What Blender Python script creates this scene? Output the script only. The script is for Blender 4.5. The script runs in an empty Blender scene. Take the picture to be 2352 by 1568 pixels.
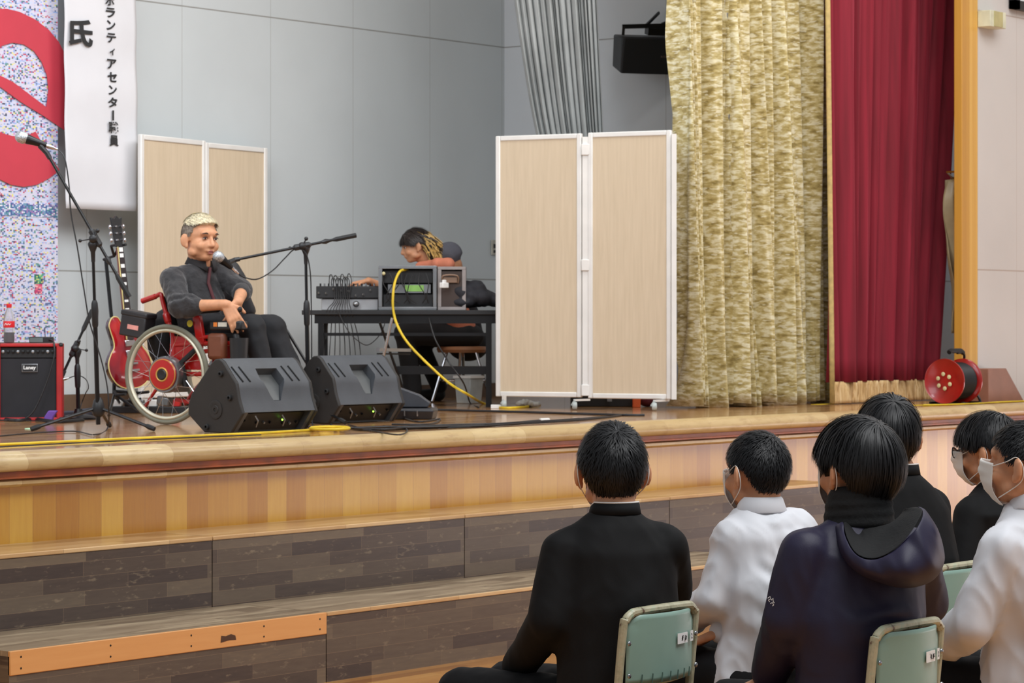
import bpy, bmesh, math, random
from math import sin, cos, pi, radians, exp, sqrt
from mathutils import Vector, Matrix, noise
V = Vector
random.seed(7)
scn = bpy.context.scene
COL = scn.collection

# ------------------------------------------------------------------ camera
FX, CX, HY, CH, HS = 6200.0, 1176.0, 745.0, 1.52, 0.99
AZ = radians(38.4)
FW = V((cos(AZ), sin(AZ), 0)); RT = V((sin(AZ), -cos(AZ), 0)); UP = V((0, 0, 1))
cd = bpy.data.cameras.new('camera'); cam = bpy.data.objects.new('camera', cd); COL.objects.link(cam)
cam.location = (0, 0, CH); cam.rotation_euler = (pi/2, 0, AZ - pi/2)
cd.sensor_width = 36; cd.lens = FX/2352*36; cd.shift_y = -(784-HY)/2352; cd.clip_end = 200
cd.dof.use_dof = True; cd.dof.focus_distance = 8.0; cd.dof.aperture_fstop = 15
scn.camera = cam
# ------------------------------------------------------------------ light
w = bpy.data.worlds.new('world'); scn.world = w; w.use_nodes = True
w.node_tree.nodes['Background'].inputs[0].default_value = (0.88, 0.94, 1.0, 1)
w.node_tree.nodes['Background'].inputs[1].default_value = 0.36
def area(name, loc, target, sx, sy, power, col):
    l = bpy.data.lights.new(name, 'AREA'); l.shape = 'RECTANGLE'; l.size = sx; l.size_y = sy; l.energy = power; l.color = col
    o = bpy.data.objects.new(name, l); COL.objects.link(o); o.location = loc
    o.rotation_euler = (V(target)-V(loc)).to_track_quat('-Z', 'Y').to_euler(); return o
area('stage_light', (5.4, 9.7, 3.9), (10.8, 12.2, 1.4), 3.6, 2.0, 95, (0.90, 0.95, 1.0))
area('stage_wall_fill', (9.2, 9.4, 4.3), (11.0, 12.4, 1.3), 1.6, .8, 62, (0.86, 0.93, 1.0))  # added frontal fill that brightens the lower left of the back wall
area('wing_fill', (16.7, 9.95, 4.6), (16.7, 9.95, 0), .5, .4, 14, (0.95, 0.98, 1.0))  # invented lamp, put in to brighten the gap between red curtain and column
area('stage_border_light', (12.6, 9.4, 5.5), (13.6, 10.4, 1.0), 3.5, 0.6, 55, (0.98, 0.98, 0.95))
area('hall_light', (6.5, 1.5, 7.0), (7.3, 5.0, 0.0), 6, 3, 420, (0.98, 0.99, 1.0))
area('hall_front_light', (14.0, 5.0, 7.0), (15.2, 8.6, 1.5), 6, 3, 270, (1.0, 0.97, 0.95))
scn.view_settings.view_transform = 'Standard'; scn.view_settings.look = 'None'
scn.view_settings.gamma = 1; scn.view_settings.use_curve_mapping = False; scn.view_settings.exposure = 0.10
scn.cycles.max_bounces = 6

# ------------------------------------------------------------------ pixel -> place
def P(x, y, d): return FW*d + RT*((x-CX)/FX*d) + V((0, 0, CH-(y-HY)/FX*d))
def dZ(y, z=HS): return (CH-z)*FX/(y-HY)
def onZ(x, y, z=HS): return P(x, y, dZ(y, z))
def onY(x, y, Y): return P(x, y, Y/(FW.y+RT.y*(x-CX)/FX))
def onX(x, y, X): return P(x, y, X/(FW.x+RT.x*(x-CX)/FX))

# ------------------------------------------------------------------ object helpers
WM = {}
def setp(o, label=None, cat=None, group=None, kind=None):
    if label: o['label'] = label
    if cat: o['category'] = cat
    if group: o['group'] = group
    if kind: o['kind'] = kind
    return o
def thing(name, loc, label, cat, rz=0.0, group=None):
    o = bpy.data.objects.new(name, None); COL.objects.link(o); o.empty_display_size = .1
    o.location = loc; o.rotation_euler = (0, 0, rz)
    WM[o] = Matrix.Translation(V(loc)) @ Matrix.Rotation(rz, 4, 'Z')
    return setp(o, label, cat, group)
class MB:
    def __init__(s): s.v = []; s.f = []; s.m = []; s.cur = 0
    def add(s, vs, fs):
        b = len(s.v); s.v += [V(p) for p in vs]
        for f in fs: s.f.append([b+i for i in f]); s.m.append(s.cur)
        return s
    def box(s, c, size, R=None):
        c = V(c); hx, hy, hz = size[0]/2, size[1]/2, size[2]/2
        vs = [V((x, y, z)) for x in (-hx, hx) for y in (-hy, hy) for z in (-hz, hz)]
        if R is not None: vs = [R @ p for p in vs]
        return s.add([c+p for p in vs], [(0,1,3,2),(4,6,7,5),(0,4,5,1),(2,3,7,6),(0,2,6,4),(1,5,7,3)])
    def bar(s, a, b, wd, ht, up=UP):
        a = V(a); b = V(b); d = (b-a); L = d.length; d.normalize()
        x = d.cross(V(up)); 
        if x.length < 1e-4: x = d.cross(V((1, 0, 0)))
        x.normalize(); z = x.cross(d)
        R = Matrix((x, d, z)).transposed()
        return s.box((a+b)/2, (wd, L, ht), R)
    def tube(s, pts, r, seg=8, caps=True):
        pts = [V(p) for p in pts]; n = len(pts)
        rs = r if isinstance(r, (list, tuple)) else [r]*n
        t0 = (pts[1]-pts[0]).normalized(); a = t0.orthogonal().normalized(); vs = []
        for i, p in enumerate(pts):
            t = (pts[min(i+1, n-1)]-pts[max(i-1, 0)])
            if t.length < 1e-9: t = t0
            t.normalize(); a = (a-t*a.dot(t)); a.normalize(); b = t.cross(a)
            vs += [p+(a*cos(2*pi*k/seg)+b*sin(2*pi*k/seg))*rs[i] for k in range(seg)]
        fs = [(i*seg+k, i*seg+(k+1) % seg, (i+1)*seg+(k+1) % seg, (i+1)*seg+k) for i in range(n-1) for k in range(seg)]
        if caps: fs += [tuple(range(seg-1, -1, -1)), tuple((n-1)*seg+k for k in range(seg))]
        return s.add(vs, fs)
    def loft(s, rings, caps=True):   # rings: list of lists of equal length
        n = len(rings[0]); vs = [p for r in rings for p in r]
        fs = [(i*n+k, i*n+(k+1) % n, (i+1)*n+(k+1) % n, (i+1)*n+k) for i in range(len(rings)-1) for k in range(n)]
        if caps: fs += [tuple(range(n-1, -1, -1)), tuple((len(rings)-1)*n+k for k in range(n))]
        return s.add(vs, fs)
    def lathe(s, prof, o, ax=UP, seg=24):
        o = V(o); ax = V(ax).normalized(); a = ax.orthogonal().normalized(); b = ax.cross(a)
        return s.loft([[o+ax*h+(a*cos(2*pi*k/seg)+b*sin(2*pi*k/seg))*max(r, 1e-4) for k in range(seg)] for r, h in prof])
    def ell(s, c, r, R=None, nu=20, nv=12):
        c = V(c); r = (r, r, r) if not hasattr(r, '__len__') else r; rings = []
        for j in range(1, nv):
            th = pi*j/nv
            ring = [V((r[0]*sin(th)*cos(2*pi*k/nu), r[1]*sin(th)*sin(2*pi*k/nu), -r[2]*cos(th))) for k in range(nu)]
            rings.append([c+(R @ p if R is not None else p) for p in ring])
        b, t = V((0, 0, -r[2])), V((0, 0, r[2]))
        if R is not None: b = R @ b; t = R @ t
        m = nu; vs = [p for q in rings for p in q]+[c+b, c+t]; k0 = len(vs)-2
        fs = [(i*m+k, i*m+(k+1) % m, (i+1)*m+(k+1) % m, (i+1)*m+k) for i in range(nv-2) for k in range(m)]
        fs += [(k0, (k+1) % m, k) for k in range(m)]+[(k0+1, (nv-2)*m+k, (nv-2)*m+(k+1) % m) for k in range(m)]
        return s.add(vs, fs)
    def cap(s, a, b, ra, rb=None, seg=14):      # tapered capsule
        rb = ra if rb is None else rb; a = V(a); b = V(b); d = b-a; L = max(d.length, 1e-6); d = d/L
        u = d.orthogonal().normalized(); w_ = d.cross(u); rings = []
        for i in range(1, 6): th = pi/2*i/5; rings.append((a-d*ra*cos(th), ra*sin(th)))
        for i in range(4, 0, -1): th = pi/2*i/5; rings.append((b+d*rb*cos(th), rb*sin(th)))
        rings.insert(5, (b, rb))
        return s.loft([[c+(u*cos(2*pi*k/seg)+w_*sin(2*pi*k/seg))*r for k in range(seg)] for c, r in rings])
    def prism(s, poly, o, ex, ey, en, th):      # poly 2d -> o+ex*x+ey*y, extruded along en
        o, ex, ey, en = V(o), V(ex), V(ey), V(en); n = len(poly)
        a = [o+ex*p[0]+ey*p[1] for p in poly]; b = [p+en*th for p in a]
        return s.add(a+b, [tuple(range(n-1, -1, -1)), tuple(range(n, 2*n))]+[(k, (k+1) % n, n+(k+1) % n, n+k) for k in range(n)])
    def grid(s, fn, nu, nv):
        vs = [fn(i/nu, j/nv) for j in range(nv+1) for i in range(nu+1)]
        return s.add(vs, [(j*(nu+1)+i, j*(nu+1)+i+1, (j+1)*(nu+1)+i+1, (j+1)*(nu+1)+i) for j in range(nv) for i in range(nu)])
    def torus(s, c, ax, R, r, seg=48, rs=8, sx=1.0):
        c = V(c); ax = V(ax).normalized(); a = ax.orthogonal().normalized(); b = ax.cross(a)
        pts = [[c+(a*cos(2*pi*i/seg)+b*sin(2*pi*i/seg))*(R+r*cos(2*pi*k/rs))+ax*(r*sx*sin(2*pi*k/rs)) for k in range(rs)] for i in range(seg)]
        vs = [p for q in pts for p in q]
        return s.add(vs, [(i*rs+k, i*rs+(k+1) % rs, ((i+1) % seg)*rs+(k+1) % rs, ((i+1) % seg)*rs+k) for i in range(seg) for k in range(rs)])
    def xf(s, M): s.v = [M @ p for p in s.v]; return s
def smooth_pts(pts, n=6):
    pts = [V(p) for p in pts]; out = []
    for i in range(len(pts)-1):
        p0 = pts[max(i-1, 0)]; p1 = pts[i]; p2 = pts[i+1]; p3 = pts[min(i+2, len(pts)-1)]
        for k in range(n):
            t = k/n; out.append(.5*((2*p1)+(p2-p0)*t+(2*p0-5*p1+4*p2-p3)*t*t+(-p0+3*p1-3*p2+p3)*t**3))
    return out+[pts[-1]]
def mesh_of(name, mb):
    me = bpy.data.meshes.new(name); me.from_pydata([tuple(p) for p in mb.v], [], mb.f); me.update()
    bm = bmesh.new(); bm.from_mesh(me); bmesh.ops.recalc_face_normals(bm, faces=bm.faces); bm.to_mesh(me); bm.free(); return me
def applied(o):
    dg = bpy.context.evaluated_depsgraph_get(); me = bpy.data.meshes.new_from_object(o.evaluated_get(dg)); return me
def mk(name, mb, mats, parent=None, bevel=0, smooth=35, local=False, solid=0, sub=0, label=None, seg=2):
    me = mb if isinstance(mb, bpy.types.Mesh) else mesh_of(name, mb)
    mats = mats if isinstance(mats, (list, tuple)) else [mats]
    if not me.materials:
        for m in mats: me.materials.append(m)
    if isinstance(mb, MB) and len(mats) > 1:
        me.polygons.foreach_set('material_index', mb.m)
    if parent is not None and not local: me.transform(WM[parent].inverted())
    if smooth:
        me.polygons.foreach_set('use_smooth', [True]*len(me.polygons))
        me.set_sharp_from_angle(angle=radians(smooth))
    o = bpy.data.objects.new(name, me); COL.objects.link(o)
    if parent is not None: o.parent = parent; WM[o] = WM[parent]
    else: WM[o] = Matrix.Identity(4)
    if solid: md = o.modifiers.new('s', 'SOLIDIFY'); md.thickness = solid; md.offset = 0
    if bevel: md = o.modifiers.new('b', 'BEVEL'); md.width = bevel; md.segments = seg; md.limit_method = 'ANGLE'; md.angle_limit = radians(40)
    if sub: md = o.modifiers.new('u', 'SUBSURF'); md.levels = sub; md.render_levels = sub
    if label: o['label'] = label
    return o
def top(name, mb, mats, label, cat, group=None, **k): return setp(mk(name, mb, mats, **k), label, cat, group)
def struct(name, mb, mats, **k): return setp(mk(name, mb, mats, **k), None, None, None, 'structure')
def remesh(mb, vox, it=8, fn=None):
    me = mesh_of('tmp', mb); o = bpy.data.objects.new('tmp', me); COL.objects.link(o)
    m = o.modifiers.new('r', 'REMESH'); m.mode = 'VOXEL'; m.voxel_size = vox; m.use_smooth_shade = True
    m = o.modifiers.new('s', 'SMOOTH'); m.factor = .5; m.iterations = it
    out = applied(o); bpy.data.objects.remove(o)
    if fn:
        n = len(out.vertices); co = [0.0]*(3*n); no = [0.0]*(3*n)
        out.vertices.foreach_get('co', co); out.vertices.foreach_get('normal', no)
        for i in range(n):
            p = V(co[3*i:3*i+3]); co[3*i:3*i+3] = p+fn(p, V(no[3*i:3*i+3]))
        out.vertices.foreach_set('co', co); out.update()
    return out
def carve(mbs, cuts):   # boolean difference, returns mesh
    me = mesh_of('tmp', mbs); o = bpy.data.objects.new('tmp', me); COL.objects.link(o); cs = []
    for c in cuts:
        q = bpy.data.objects.new('cut', mesh_of('cut', c)); COL.objects.link(q); cs.append(q)
        m = o.modifiers.new('b', 'BOOLEAN'); m.operation = 'DIFFERENCE'; m.object = q; m.solver = 'EXACT'
    out = applied(o); bpy.data.objects.remove(o)
    for q in cs: bpy.data.objects.remove(q)
    return out

# ------------------------------------------------------------------ materials
def lin(c): return tuple(((x/255)/12.92 if x/255 <= .04045 else ((x/255+.055)/1.055)**2.4) for x in c)+(1,)
class NT:
    def __init__(s, name, rough=.6, metal=0, spec=.5):
        s.m = bpy.data.materials.new(name); s.m.use_nodes = True; s.t = s.m.node_tree; s.b = s.t.nodes['Principled BSDF']
        s.b.inputs['Roughness'].default_value = rough; s.b.inputs['Metallic'].default_value = metal
        s.b.inputs['Specular IOR Level'].default_value = spec
    def n(s, ty, ins=None, **k):
        nd = s.t.nodes.new(ty)
        for a, b in k.items(): setattr(nd, a, b)
        for a, b in (ins or {}).items():
            if isinstance(b, bpy.types.NodeSocket): s.t.links.new(b, nd.inputs[a])
            else: nd.inputs[a].default_value = b
        return nd
    def L(s, a, b): s.t.links.new(a, b)
    def math(s, op, a, b=0.0, c=None):
        nd = s.n('ShaderNodeMath', operation=op)
        for i, q in enumerate((a, b, c)):
            if q is None: continue
            if isinstance(q, bpy.types.NodeSocket): s.L(q, nd.inputs[i])
            else: nd.inputs[i].default_value = q
        return nd.outputs[0]
    def co(s, kind='Object', scale=(1, 1, 1), rot=(0, 0, 0)):
        tc = s.n('ShaderNodeTexCoord'); mp = s.n('ShaderNodeMapping', {'Vector': tc.outputs[kind], 'Scale': scale, 'Rotation': rot}); return mp.outputs[0]
    def noise(s, vec, sc, det=3, rough=.5): 
        return s.n('ShaderNodeTexNoise', {'Vector': vec, 'Scale': sc, 'Detail': det, 'Roughness': rough}).outputs['Fac']
    def ramp(s, fac, stops, interp='LINEAR'):
        r = s.n('ShaderNodeValToRGB', {'Fac': fac}); r.color_ramp.interpolation = interp; e = r.color_ramp.elements
        while len(e) < len(stops): e.new(.5)
        for i, (p, c) in enumerate(stops): e[i].position = p; e[i].color = lin(c)
        return r.outputs[0]
    def mix(s, f, a, b, mode='MIX'):
        nd = s.n('ShaderNodeMix', data_type='RGBA', blend_type=mode)
        for i, q in ((0, f), (6, a), (7, b)):
            if isinstance(q, bpy.types.NodeSocket): s.L(q, nd.inputs[i])
            else: nd.inputs[i].default_value = q if i == 0 else (lin(q) if max(q) > 1.001 or len(q) == 3 else q)
        return nd.outputs[2]
    def bump(s, h, st=.3, dist=.01):
        b = s.n('ShaderNodeBump', {'Height': h, 'Strength': st, 'Distance': dist}); s.L(b.outputs[0], s.b.inputs['Normal'])
    def col(s, c): s.L(c, s.b.inputs['Base Color']); return s
def M(name, c, rough=.6, metal=0, var=.08, vs=8, bump=0, bs=60, spec=.5, sheen=0, coat=0, tr=0, ior=1.45):
    t = NT(name, rough, metal, spec); v = t.co()
    f = t.noise(v, vs, 4)
    a = tuple(min(255, x*(1+var)) for x in c); b = tuple(x*(1-var) for x in c)
    t.col(t.ramp(f, [(.3, b), (.7, a)]))
    if bump: t.bump(t.noise(v, bs, 3), bump, .003)
    if sheen: t.b.inputs['Sheen Weight'].default_value = sheen
    if coat: t.b.inputs['Coat Weight'].default_value = coat; t.b.inputs['Coat Roughness'].default_value = .1
    if tr: t.b.inputs['Transmission Weight'].default_value = tr; t.b.inputs['IOR'].default_value = ior
    return t.m
black_plastic = M('black_plastic', (30, 30, 32), .45, var=.12)
black_metal = M('black_metal', (24, 24, 26), .35, .3)
grey_metal = M('grey_metal', (150, 152, 155), .3, .85)
chrome = M('chrome', (205, 205, 210), .15, 1)
black_rubber = M('black_rubber', (26, 26, 27), .65)
cable_black = M('cable_black', (30, 29, 31), .5)
cable_yellow = M('cable_yellow', (222, 190, 40), .5)
white_metal = M('white_metal', (226, 224, 220), .4, var=.02)
red_paint = M('red_paint', (178, 26, 22), .3, coat=.5)
skin = M('skin', (205, 148, 112), .5, var=.05, vs=30, bump=.05, spec=.35)
skin.node_tree.nodes['Principled BSDF'].inputs['Subsurface Weight'].default_value = .08
white_paint = M('white_paint', (232, 232, 230), .5, var=.02)
# ------------------------------------------------------------------ setting materials
def panel_mat(name, c, axis, x0, px, z0, pz, joint, rough=.55):
    t = NT(name, rough); v = t.co(); sp = t.n('ShaderNodeSeparateXYZ', {0: v}); u = sp.outputs[axis]; z = sp.outputs[2]
    def line(q, a, p, wd):
        f = t.math('FRACT', t.math('DIVIDE', t.math('SUBTRACT', q, a-p*20-wd/2), p)); return t.math('LESS_THAN', f, wd/p)
    j = t.math('MAXIMUM', t.math('MULTIPLY', line(u, x0, px, .006), .35), t.math('MULTIPLY', line(z, z0, pz, .009), .7))
    base = t.ramp(t.noise(v, 1.5, 4), [(.3, tuple(q*.97 for q in c)), (.7, c)])
    t.col(t.mix(j, base, joint)); t.bump(t.math('MULTIPLY', j, -1.0), .4, .004); return t.m
wall_mat = panel_mat('stage_wall_panel', (200, 206, 208), 0, 12.30, .825, 3.57, 1.72, (120, 116, 108))
side_mat = panel_mat('side_wall_panel', (206, 210, 214), 1, 11.0, .9, 3.57, 1.72, (120, 116, 110))
hall_mat = panel_mat('hall_wall_panel', (206, 202, 198), 0, 17.06, .91, 1.896, 1.78, (165, 145, 130))
def plank_mat(name, axis, wid, ramp, rough=.3, coat=.3, length=0, lax=0, grain=(1, 1, 1), gs=4.0, gap=.03, gapc=(90, 60, 30), spec=.5, coatr=.08, wear=None):
    """boards whose width runs along `axis` (0,1,2)"""
    t = NT(name, rough, spec=spec); v = t.co(); sp = t.n('ShaderNodeSeparateXYZ', {0: v}); u = t.math('DIVIDE', sp.outputs[axis], wid)
    i = t.math('FLOOR', u); key = i; fr = t.math('FRACT', u)
    g = t.math('LESS_THAN', fr, gap)
    if length:
        off = t.n('ShaderNodeTexWhiteNoise', {'W': i}, noise_dimensions='1D').outputs[0]
        l = t.math('ADD', t.math('DIVIDE', sp.outputs[lax], length), t.math('MULTIPLY', off, 7.3)); li = t.math('FLOOR', l)
        key = t.math('ADD', t.math('MULTIPLY', i, 17.37), t.math('MULTIPLY', li, 3.11))
        g = t.math('MAXIMUM', g, t.math('LESS_THAN', t.math('FRACT', l), gap*wid/length))
    wn = t.n('ShaderNodeTexWhiteNoise', {'W': key}, noise_dimensions='1D').outputs[0]
    gr = t.noise(t.co('Object', grain), gs, 5, .6)
    f = t.math('ADD', t.math('MULTIPLY', wn, .62), t.math('MULTIPLY', gr, .38))
    c = t.ramp(f, ramp); c = t.mix(t.math('MULTIPLY', g, .6), c, gapc)
    if wear:
        wv = t.ramp(t.noise(t.co('Object', wear[1]), wear[2], 6, .65), [(wear[3], (0, 0, 0)), (wear[4], (255, 255, 255))])
        c = t.mix(t.math('MULTIPLY', wv, wear[5] if len(wear) > 5 else .8), c, wear[0])
    t.col(c); t.b.inputs['Coat Weight'].default_value = coat; t.b.inputs['Coat Roughness'].default_value = coatr
    t.bump(t.math('SUBTRACT', t.math('MULTIPLY', gr, .15), g), .15, .002); return t.m
stage_floor_mat = plank_mat('stage_floor_boards', 1, .075, [(.2, (150, 104, 62)), (.6, (182, 134, 86)), (.9, (200, 156, 106))], .22, .6, 1.1, 0, (1, 12, 12), 3)
hall_floor_mat = plank_mat('hall_floor_boards', 1, .08, [(.2, (176, 112, 48)), (.6, (214, 148, 72)), (.9, (230, 170, 92))], .2, .6, .9, 0, (1, 12, 12), 3, gapc=(140, 84, 34))
front_mat = plank_mat('stage_front_boards', 0, .13, [(.15, (166, 108, 30)), (.5, (190, 138, 48)), (.85, (208, 162, 66))], .3, .28, grain=(14, 14, 1), gs=4, gap=.02, gapc=(150, 96, 44), coatr=.22)
nose_mat = plank_mat('stage_edge_wood', 0, .42, [(.15, (184, 154, 106)), (.5, (200, 172, 122)), (.85, (214, 190, 142))], .4, .2, grain=(2, 14, 14), gs=3, gap=.004, gapc=(150, 110, 70), wear=((150, 112, 74), (3, 12, 12), 2.5, .5, .7, .5))
groove_mat = M('red_brown_groove', (150, 74, 34), .4, var=.15)
riser_mat = plank_mat('dark_riser_strips', 2, .0605, [(.15, (62, 50, 46)), (.45, (84, 70, 60)), (.7, (100, 86, 72)), (.95, (124, 106, 84))], .5, .1, .47, 0, (2.5, 1, 22), 3, gap=.035, gapc=(128, 106, 84), wear=((168, 148, 120), (6, 1, 18), 2.2, .60, .76, .55))
tread_mat = plank_mat('worn_tread', 1, .07, [(.15, (112, 94, 74)), (.5, (140, 120, 96)), (.9, (168, 148, 122))], .33, .2, .9, 0, (1.2, 10, 10), 4, gap=.03, gapc=(96, 80, 64), wear=((206, 186, 154), (.9, 9, 1), 2.2, .5, .68, .7))
tread_mat2 = plank_mat('worn_tread_amber', 1, .07, [(.15, (158, 122, 82)), (.5, (182, 146, 102)), (.9, (200, 166, 122))], .3, .3, .9, 0, (1.2, 10, 10), 4, gap=.03, gapc=(120, 90, 60), wear=((214, 190, 150), (.9, 9, 1), 2.2, .5, .68, .7))
edge_mat = plank_mat('worn_edge_strip', 0, .6, [(.15, (190, 148, 98)), (.5, (210, 172, 122)), (.9, (226, 196, 150))], .5, .1, grain=(3, 9, 9), gs=3, gap=.003)
orange_board = plank_mat('orange_pine_board', 2, .3, [(.1, (204, 138, 78)), (.5, (220, 156, 92)), (.9, (232, 172, 108))], .45, .1, grain=(1.2, 1, 16), gs=3, gap=.0)
column_mat = plank_mat('amber_column_wood', 0, .043, [(.1, (186, 132, 48)), (.5, (206, 154, 62)), (.9, (222, 176, 86))], .35, .3, grain=(14, 14, .6), gs=3, gap=.03, gapc=(176, 112, 44))
base_mat = M('brown_baseboard', (98, 78, 62), .5, var=.12, vs=3)

# ------------------------------------------------------------------ setting
YN, YF, YW, XW = 8.56, 8.66, 12.46, 15.63
def slab(x0, x1, y0, y1, z0, z1): return MB().box(((x0+x1)/2, (y0+y1)/2, (z0+z1)/2), (x1-x0, y1-y0, z1-z0))
struct('floor', slab(-3, 19.6, -3, 9.2, -.1, 0), hall_floor_mat)
struct('stage_floor', slab(2, 19.6, YF-.03, YW+.1, HS-.06, HS), stage_floor_mat)
struct('stage_front', slab(2, 19.6, YF, YF+.05, 0, HS-.06), front_mat)
prof = [(YN+.10, HS+.002), (YN+.055, HS+.001), (YN+.02, HS-.012), (YN+.003, HS-.034), (YN, HS-.052), (YN+.006, HS-.07), (YN+.02, HS-.08), (YN+.1, HS-.082)]
m = MB(); m.prism(prof, (2, 0, 0), (0, 1, 0), (0, 0, 1), (1, 0, 0), 17.6); struct('trim_1', m, nose_mat, smooth=50)
m = MB(); m.box((10.8, YN+.07, HS-.097), (17.6, .07, .03)); m.box((10.8, YN+.06, HS-.107), (17.6, .07, .008)); struct('trim_2', m, groove_mat)
prof = [(YF+.01, HS-.11), (YN+.055, HS-.112), (YN+.04, HS-.122), (YN+.04, HS-.136), (YN+.056, HS-.148), (YF+.01, HS-.15)]
m = MB(); m.prism(prof, (2, 0, 0), (0, 1, 0), (0, 0, 1), (1, 0, 0), 17.6); struct('trim_3', m, nose_mat, smooth=50)
struct('wall_back', slab(6, XW+.1, YW, YW+.12, HS-.05, 5.9), wall_mat)
m = slab(XW, XW+.1, 10.2, YW, HS-.05, 5.9); m.box((17.2, 10.25, 3.4), (3.3, .1, 4.9)); m.box((15.9, 9.95, 3.4), (.06, .55, 4.9)) if False else None; struct('wall_side', m, side_mat)
struct('baseboard_back', slab(6, XW, YW-.02, YW-.002, HS, HS+.10), base_mat)
struct('wall_front', slab(16.5, 19.6, 9.0, 9.12, HS-.02, 7.2), hall_mat)
m = slab(4, 16.5, 8.98, 9.1, 5.4, 7.2); struct('wall_proscenium', m, hall_mat)
struct('ceiling', slab(4, 19.6, 9.1, YW+.1, 5.9, 6.0), white_paint)
m = slab(19.5, 19.6, -3, 9.1, 0.72, 7.2); m.box((19.55, 3, .02), (.1, 12, .04)); struct('wall_right', m, hall_mat)
# floor-level ventilation windows along the right-hand hall wall (daylight)
t = NT('daylight_pane'); t.b.inputs['Emission Color'].default_value = (1, .90, .92, 1); t.b.inputs['Emission Strength'].default_value = 5.0
t.b.inputs['Base Color'].default_value = (.8, .8, .8, 1)
k = 0
for y in range(-3, 9, 2):
    k += 1; f = MB(); 
    for (a, b, c, d) in ((0, 2, .04, .08), (0, 2, .68, .72), (0, .04, .04, .72), (1.96, 2, .04, .72)): f.box((19.52, y+(a+b)/2, (c+d)/2), (.06, b-a, d-c))
    wf = struct('window_%d' % k, f, grey_metal); mk('window_pane', MB().box((19.55, y+1, .38), (.01, 1.92, .6)), t.m, wf)
# proscenium column
m = MB(); xa = onY(2209, 500, 9.0).x; xb = onY(2246, 500, 9.0).x
m.box(((xa+xb)/2, 9.03, 4.0), (xb-xa, .06, 6.1)); struct('trim_4', m, column_mat, bevel=.004)

# ------------------------------------------------------------------ step boxes in front of the stage
Z2, Z1, YL, YU = .298, .603, 7.74, 8.27
def step_box(x0, x1, y0, y1, z0, z1, label, tread, orange=False):
    t = thing('step_box', ((x0+x1)/2, (y0+y1)/2, z0), label, 'step box', group='wooden step boxes in front of the stage')
    g = .003; x0 += g; x1 -= g
    mk('riser_panel', slab(x0, x1, y0+.004, y0+.03, z0, z1-.02), riser_mat, t)
    for xx in (x0, x1-.02): mk('end_panel', slab(xx, xx+.02, y0+.03, y1, z0, z1-.02), riser_mat, t)
    mk('tread', slab(x0, x1, y0+.012, y1, z1-.02, z1), tread, t)
    if orange:
        mk('front_board', slab(x0, x1, y0-.002, y0+.012, z1-.092, z1), orange_board, t, bevel=.003)
        for fx in (.03, .29, .54, .78, .975):
            for dz in (.025, .068): mk('screw', MB().lathe([(.0042, 0), (.0042, .0012)], (x0+(x1-x0)*fx, y0-.003, z1-dz), (0, 1, 0), 8), black_metal, t)
        mk('stain', MB().prism([(0, 0), (.05, .006), (.09, .004), (.085, .022), (.06, .03), (.03, .024), (.004, .028)], (x0+(x1-x0)*.635, y0-.0028, z1-.07), (1, 0, 0), (0, 0, 1), (0, -1, 0), .0006), M('dark_stain', (84, 54, 34), .7), t)
    else: mk('edge_strip', slab(x0, x1, y0, y0+.012, z1-.017, z1+.0005), edge_mat, t, bevel=.003)
for i in range(4):
    x0 = 6.63+1.72*i
    step_box(x0, x0+1.72, YU, YF, 0, Z1, ['upper wooden step box furthest left, against the amber stage front', 'second upper wooden step box from the left, under the stage front', 'third upper wooden step box, behind the boy in the black jacket', 'last upper wooden step box, behind the boy in the white shirt'][i], tread_mat2)
for i in range(3):
    x0 = 6.74+1.76*i
    step_box(x0, x0+1.76, YL, YU, 0, Z2, ['low front step box with a bright orange pine board along its top', 'low front step box of dark strips with a worn pale edge', 'low front step box hidden mostly behind the seated boys'][i], tread_mat, i == 0)
# blue court line on the hall floor
a = onZ(880, 1600, 0); b = onZ(1210, 1531, 0); yl = 7.30
struct('floor_line', MB().box((9, yl, .0012), (6, .05, .0016)), M('blue_line_paint', (92, 152, 200), .3))

# ------------------------------------------------------------------ curtains
def pleats(seed, n, lo=.5, hi=1.5, tw=0.0, PW=.75):
    r = random.Random(seed); ws = [r.uniform(lo, hi) for _ in range(n)]; tot = sum(ws); e = [0]
    for q in ws: e.append(e[-1]+q/tot)
    am = [r.uniform(.55, 1.0) for _ in range(n)]; ph = [r.uniform(-1, 1) for _ in range(n)]
    def f(s, t):
        s = min(max(s+tw*sin(3*t+s*9)*.01, 0), .99999)
        for i in range(n):
            if s < e[i+1]: break
        u = (s-e[i])/(e[i+1]-e[i]); return am[i]*(max(sin(pi*u), 0)**PW)*(1+.25*ph[i]*sin(t*4+i)) - .5 + .06*sin(u*12+t*5+i)
    return f
def curtain(name, BL, BR, TL, TR, nrm, amp, f, mat, nu=260, nv=40, flare=0, parent=None):
    BL, BR, TL, TR, nrm = map(V, (BL, BR, TL, TR, nrm))
    def fn(s, t):
        p = BL.lerp(BR, s).lerp(TL.lerp(TR, s), t); a = amp*(1+flare*exp(-t*7))
        p = p+nrm*(a*f(s, t)); p.z += .015*sin(s*31)*exp(-t*14) if flare else 0; return p
    return mk(name, MB().grid(fn, nu, nv), mat, parent, smooth=80, solid=.004)
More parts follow.
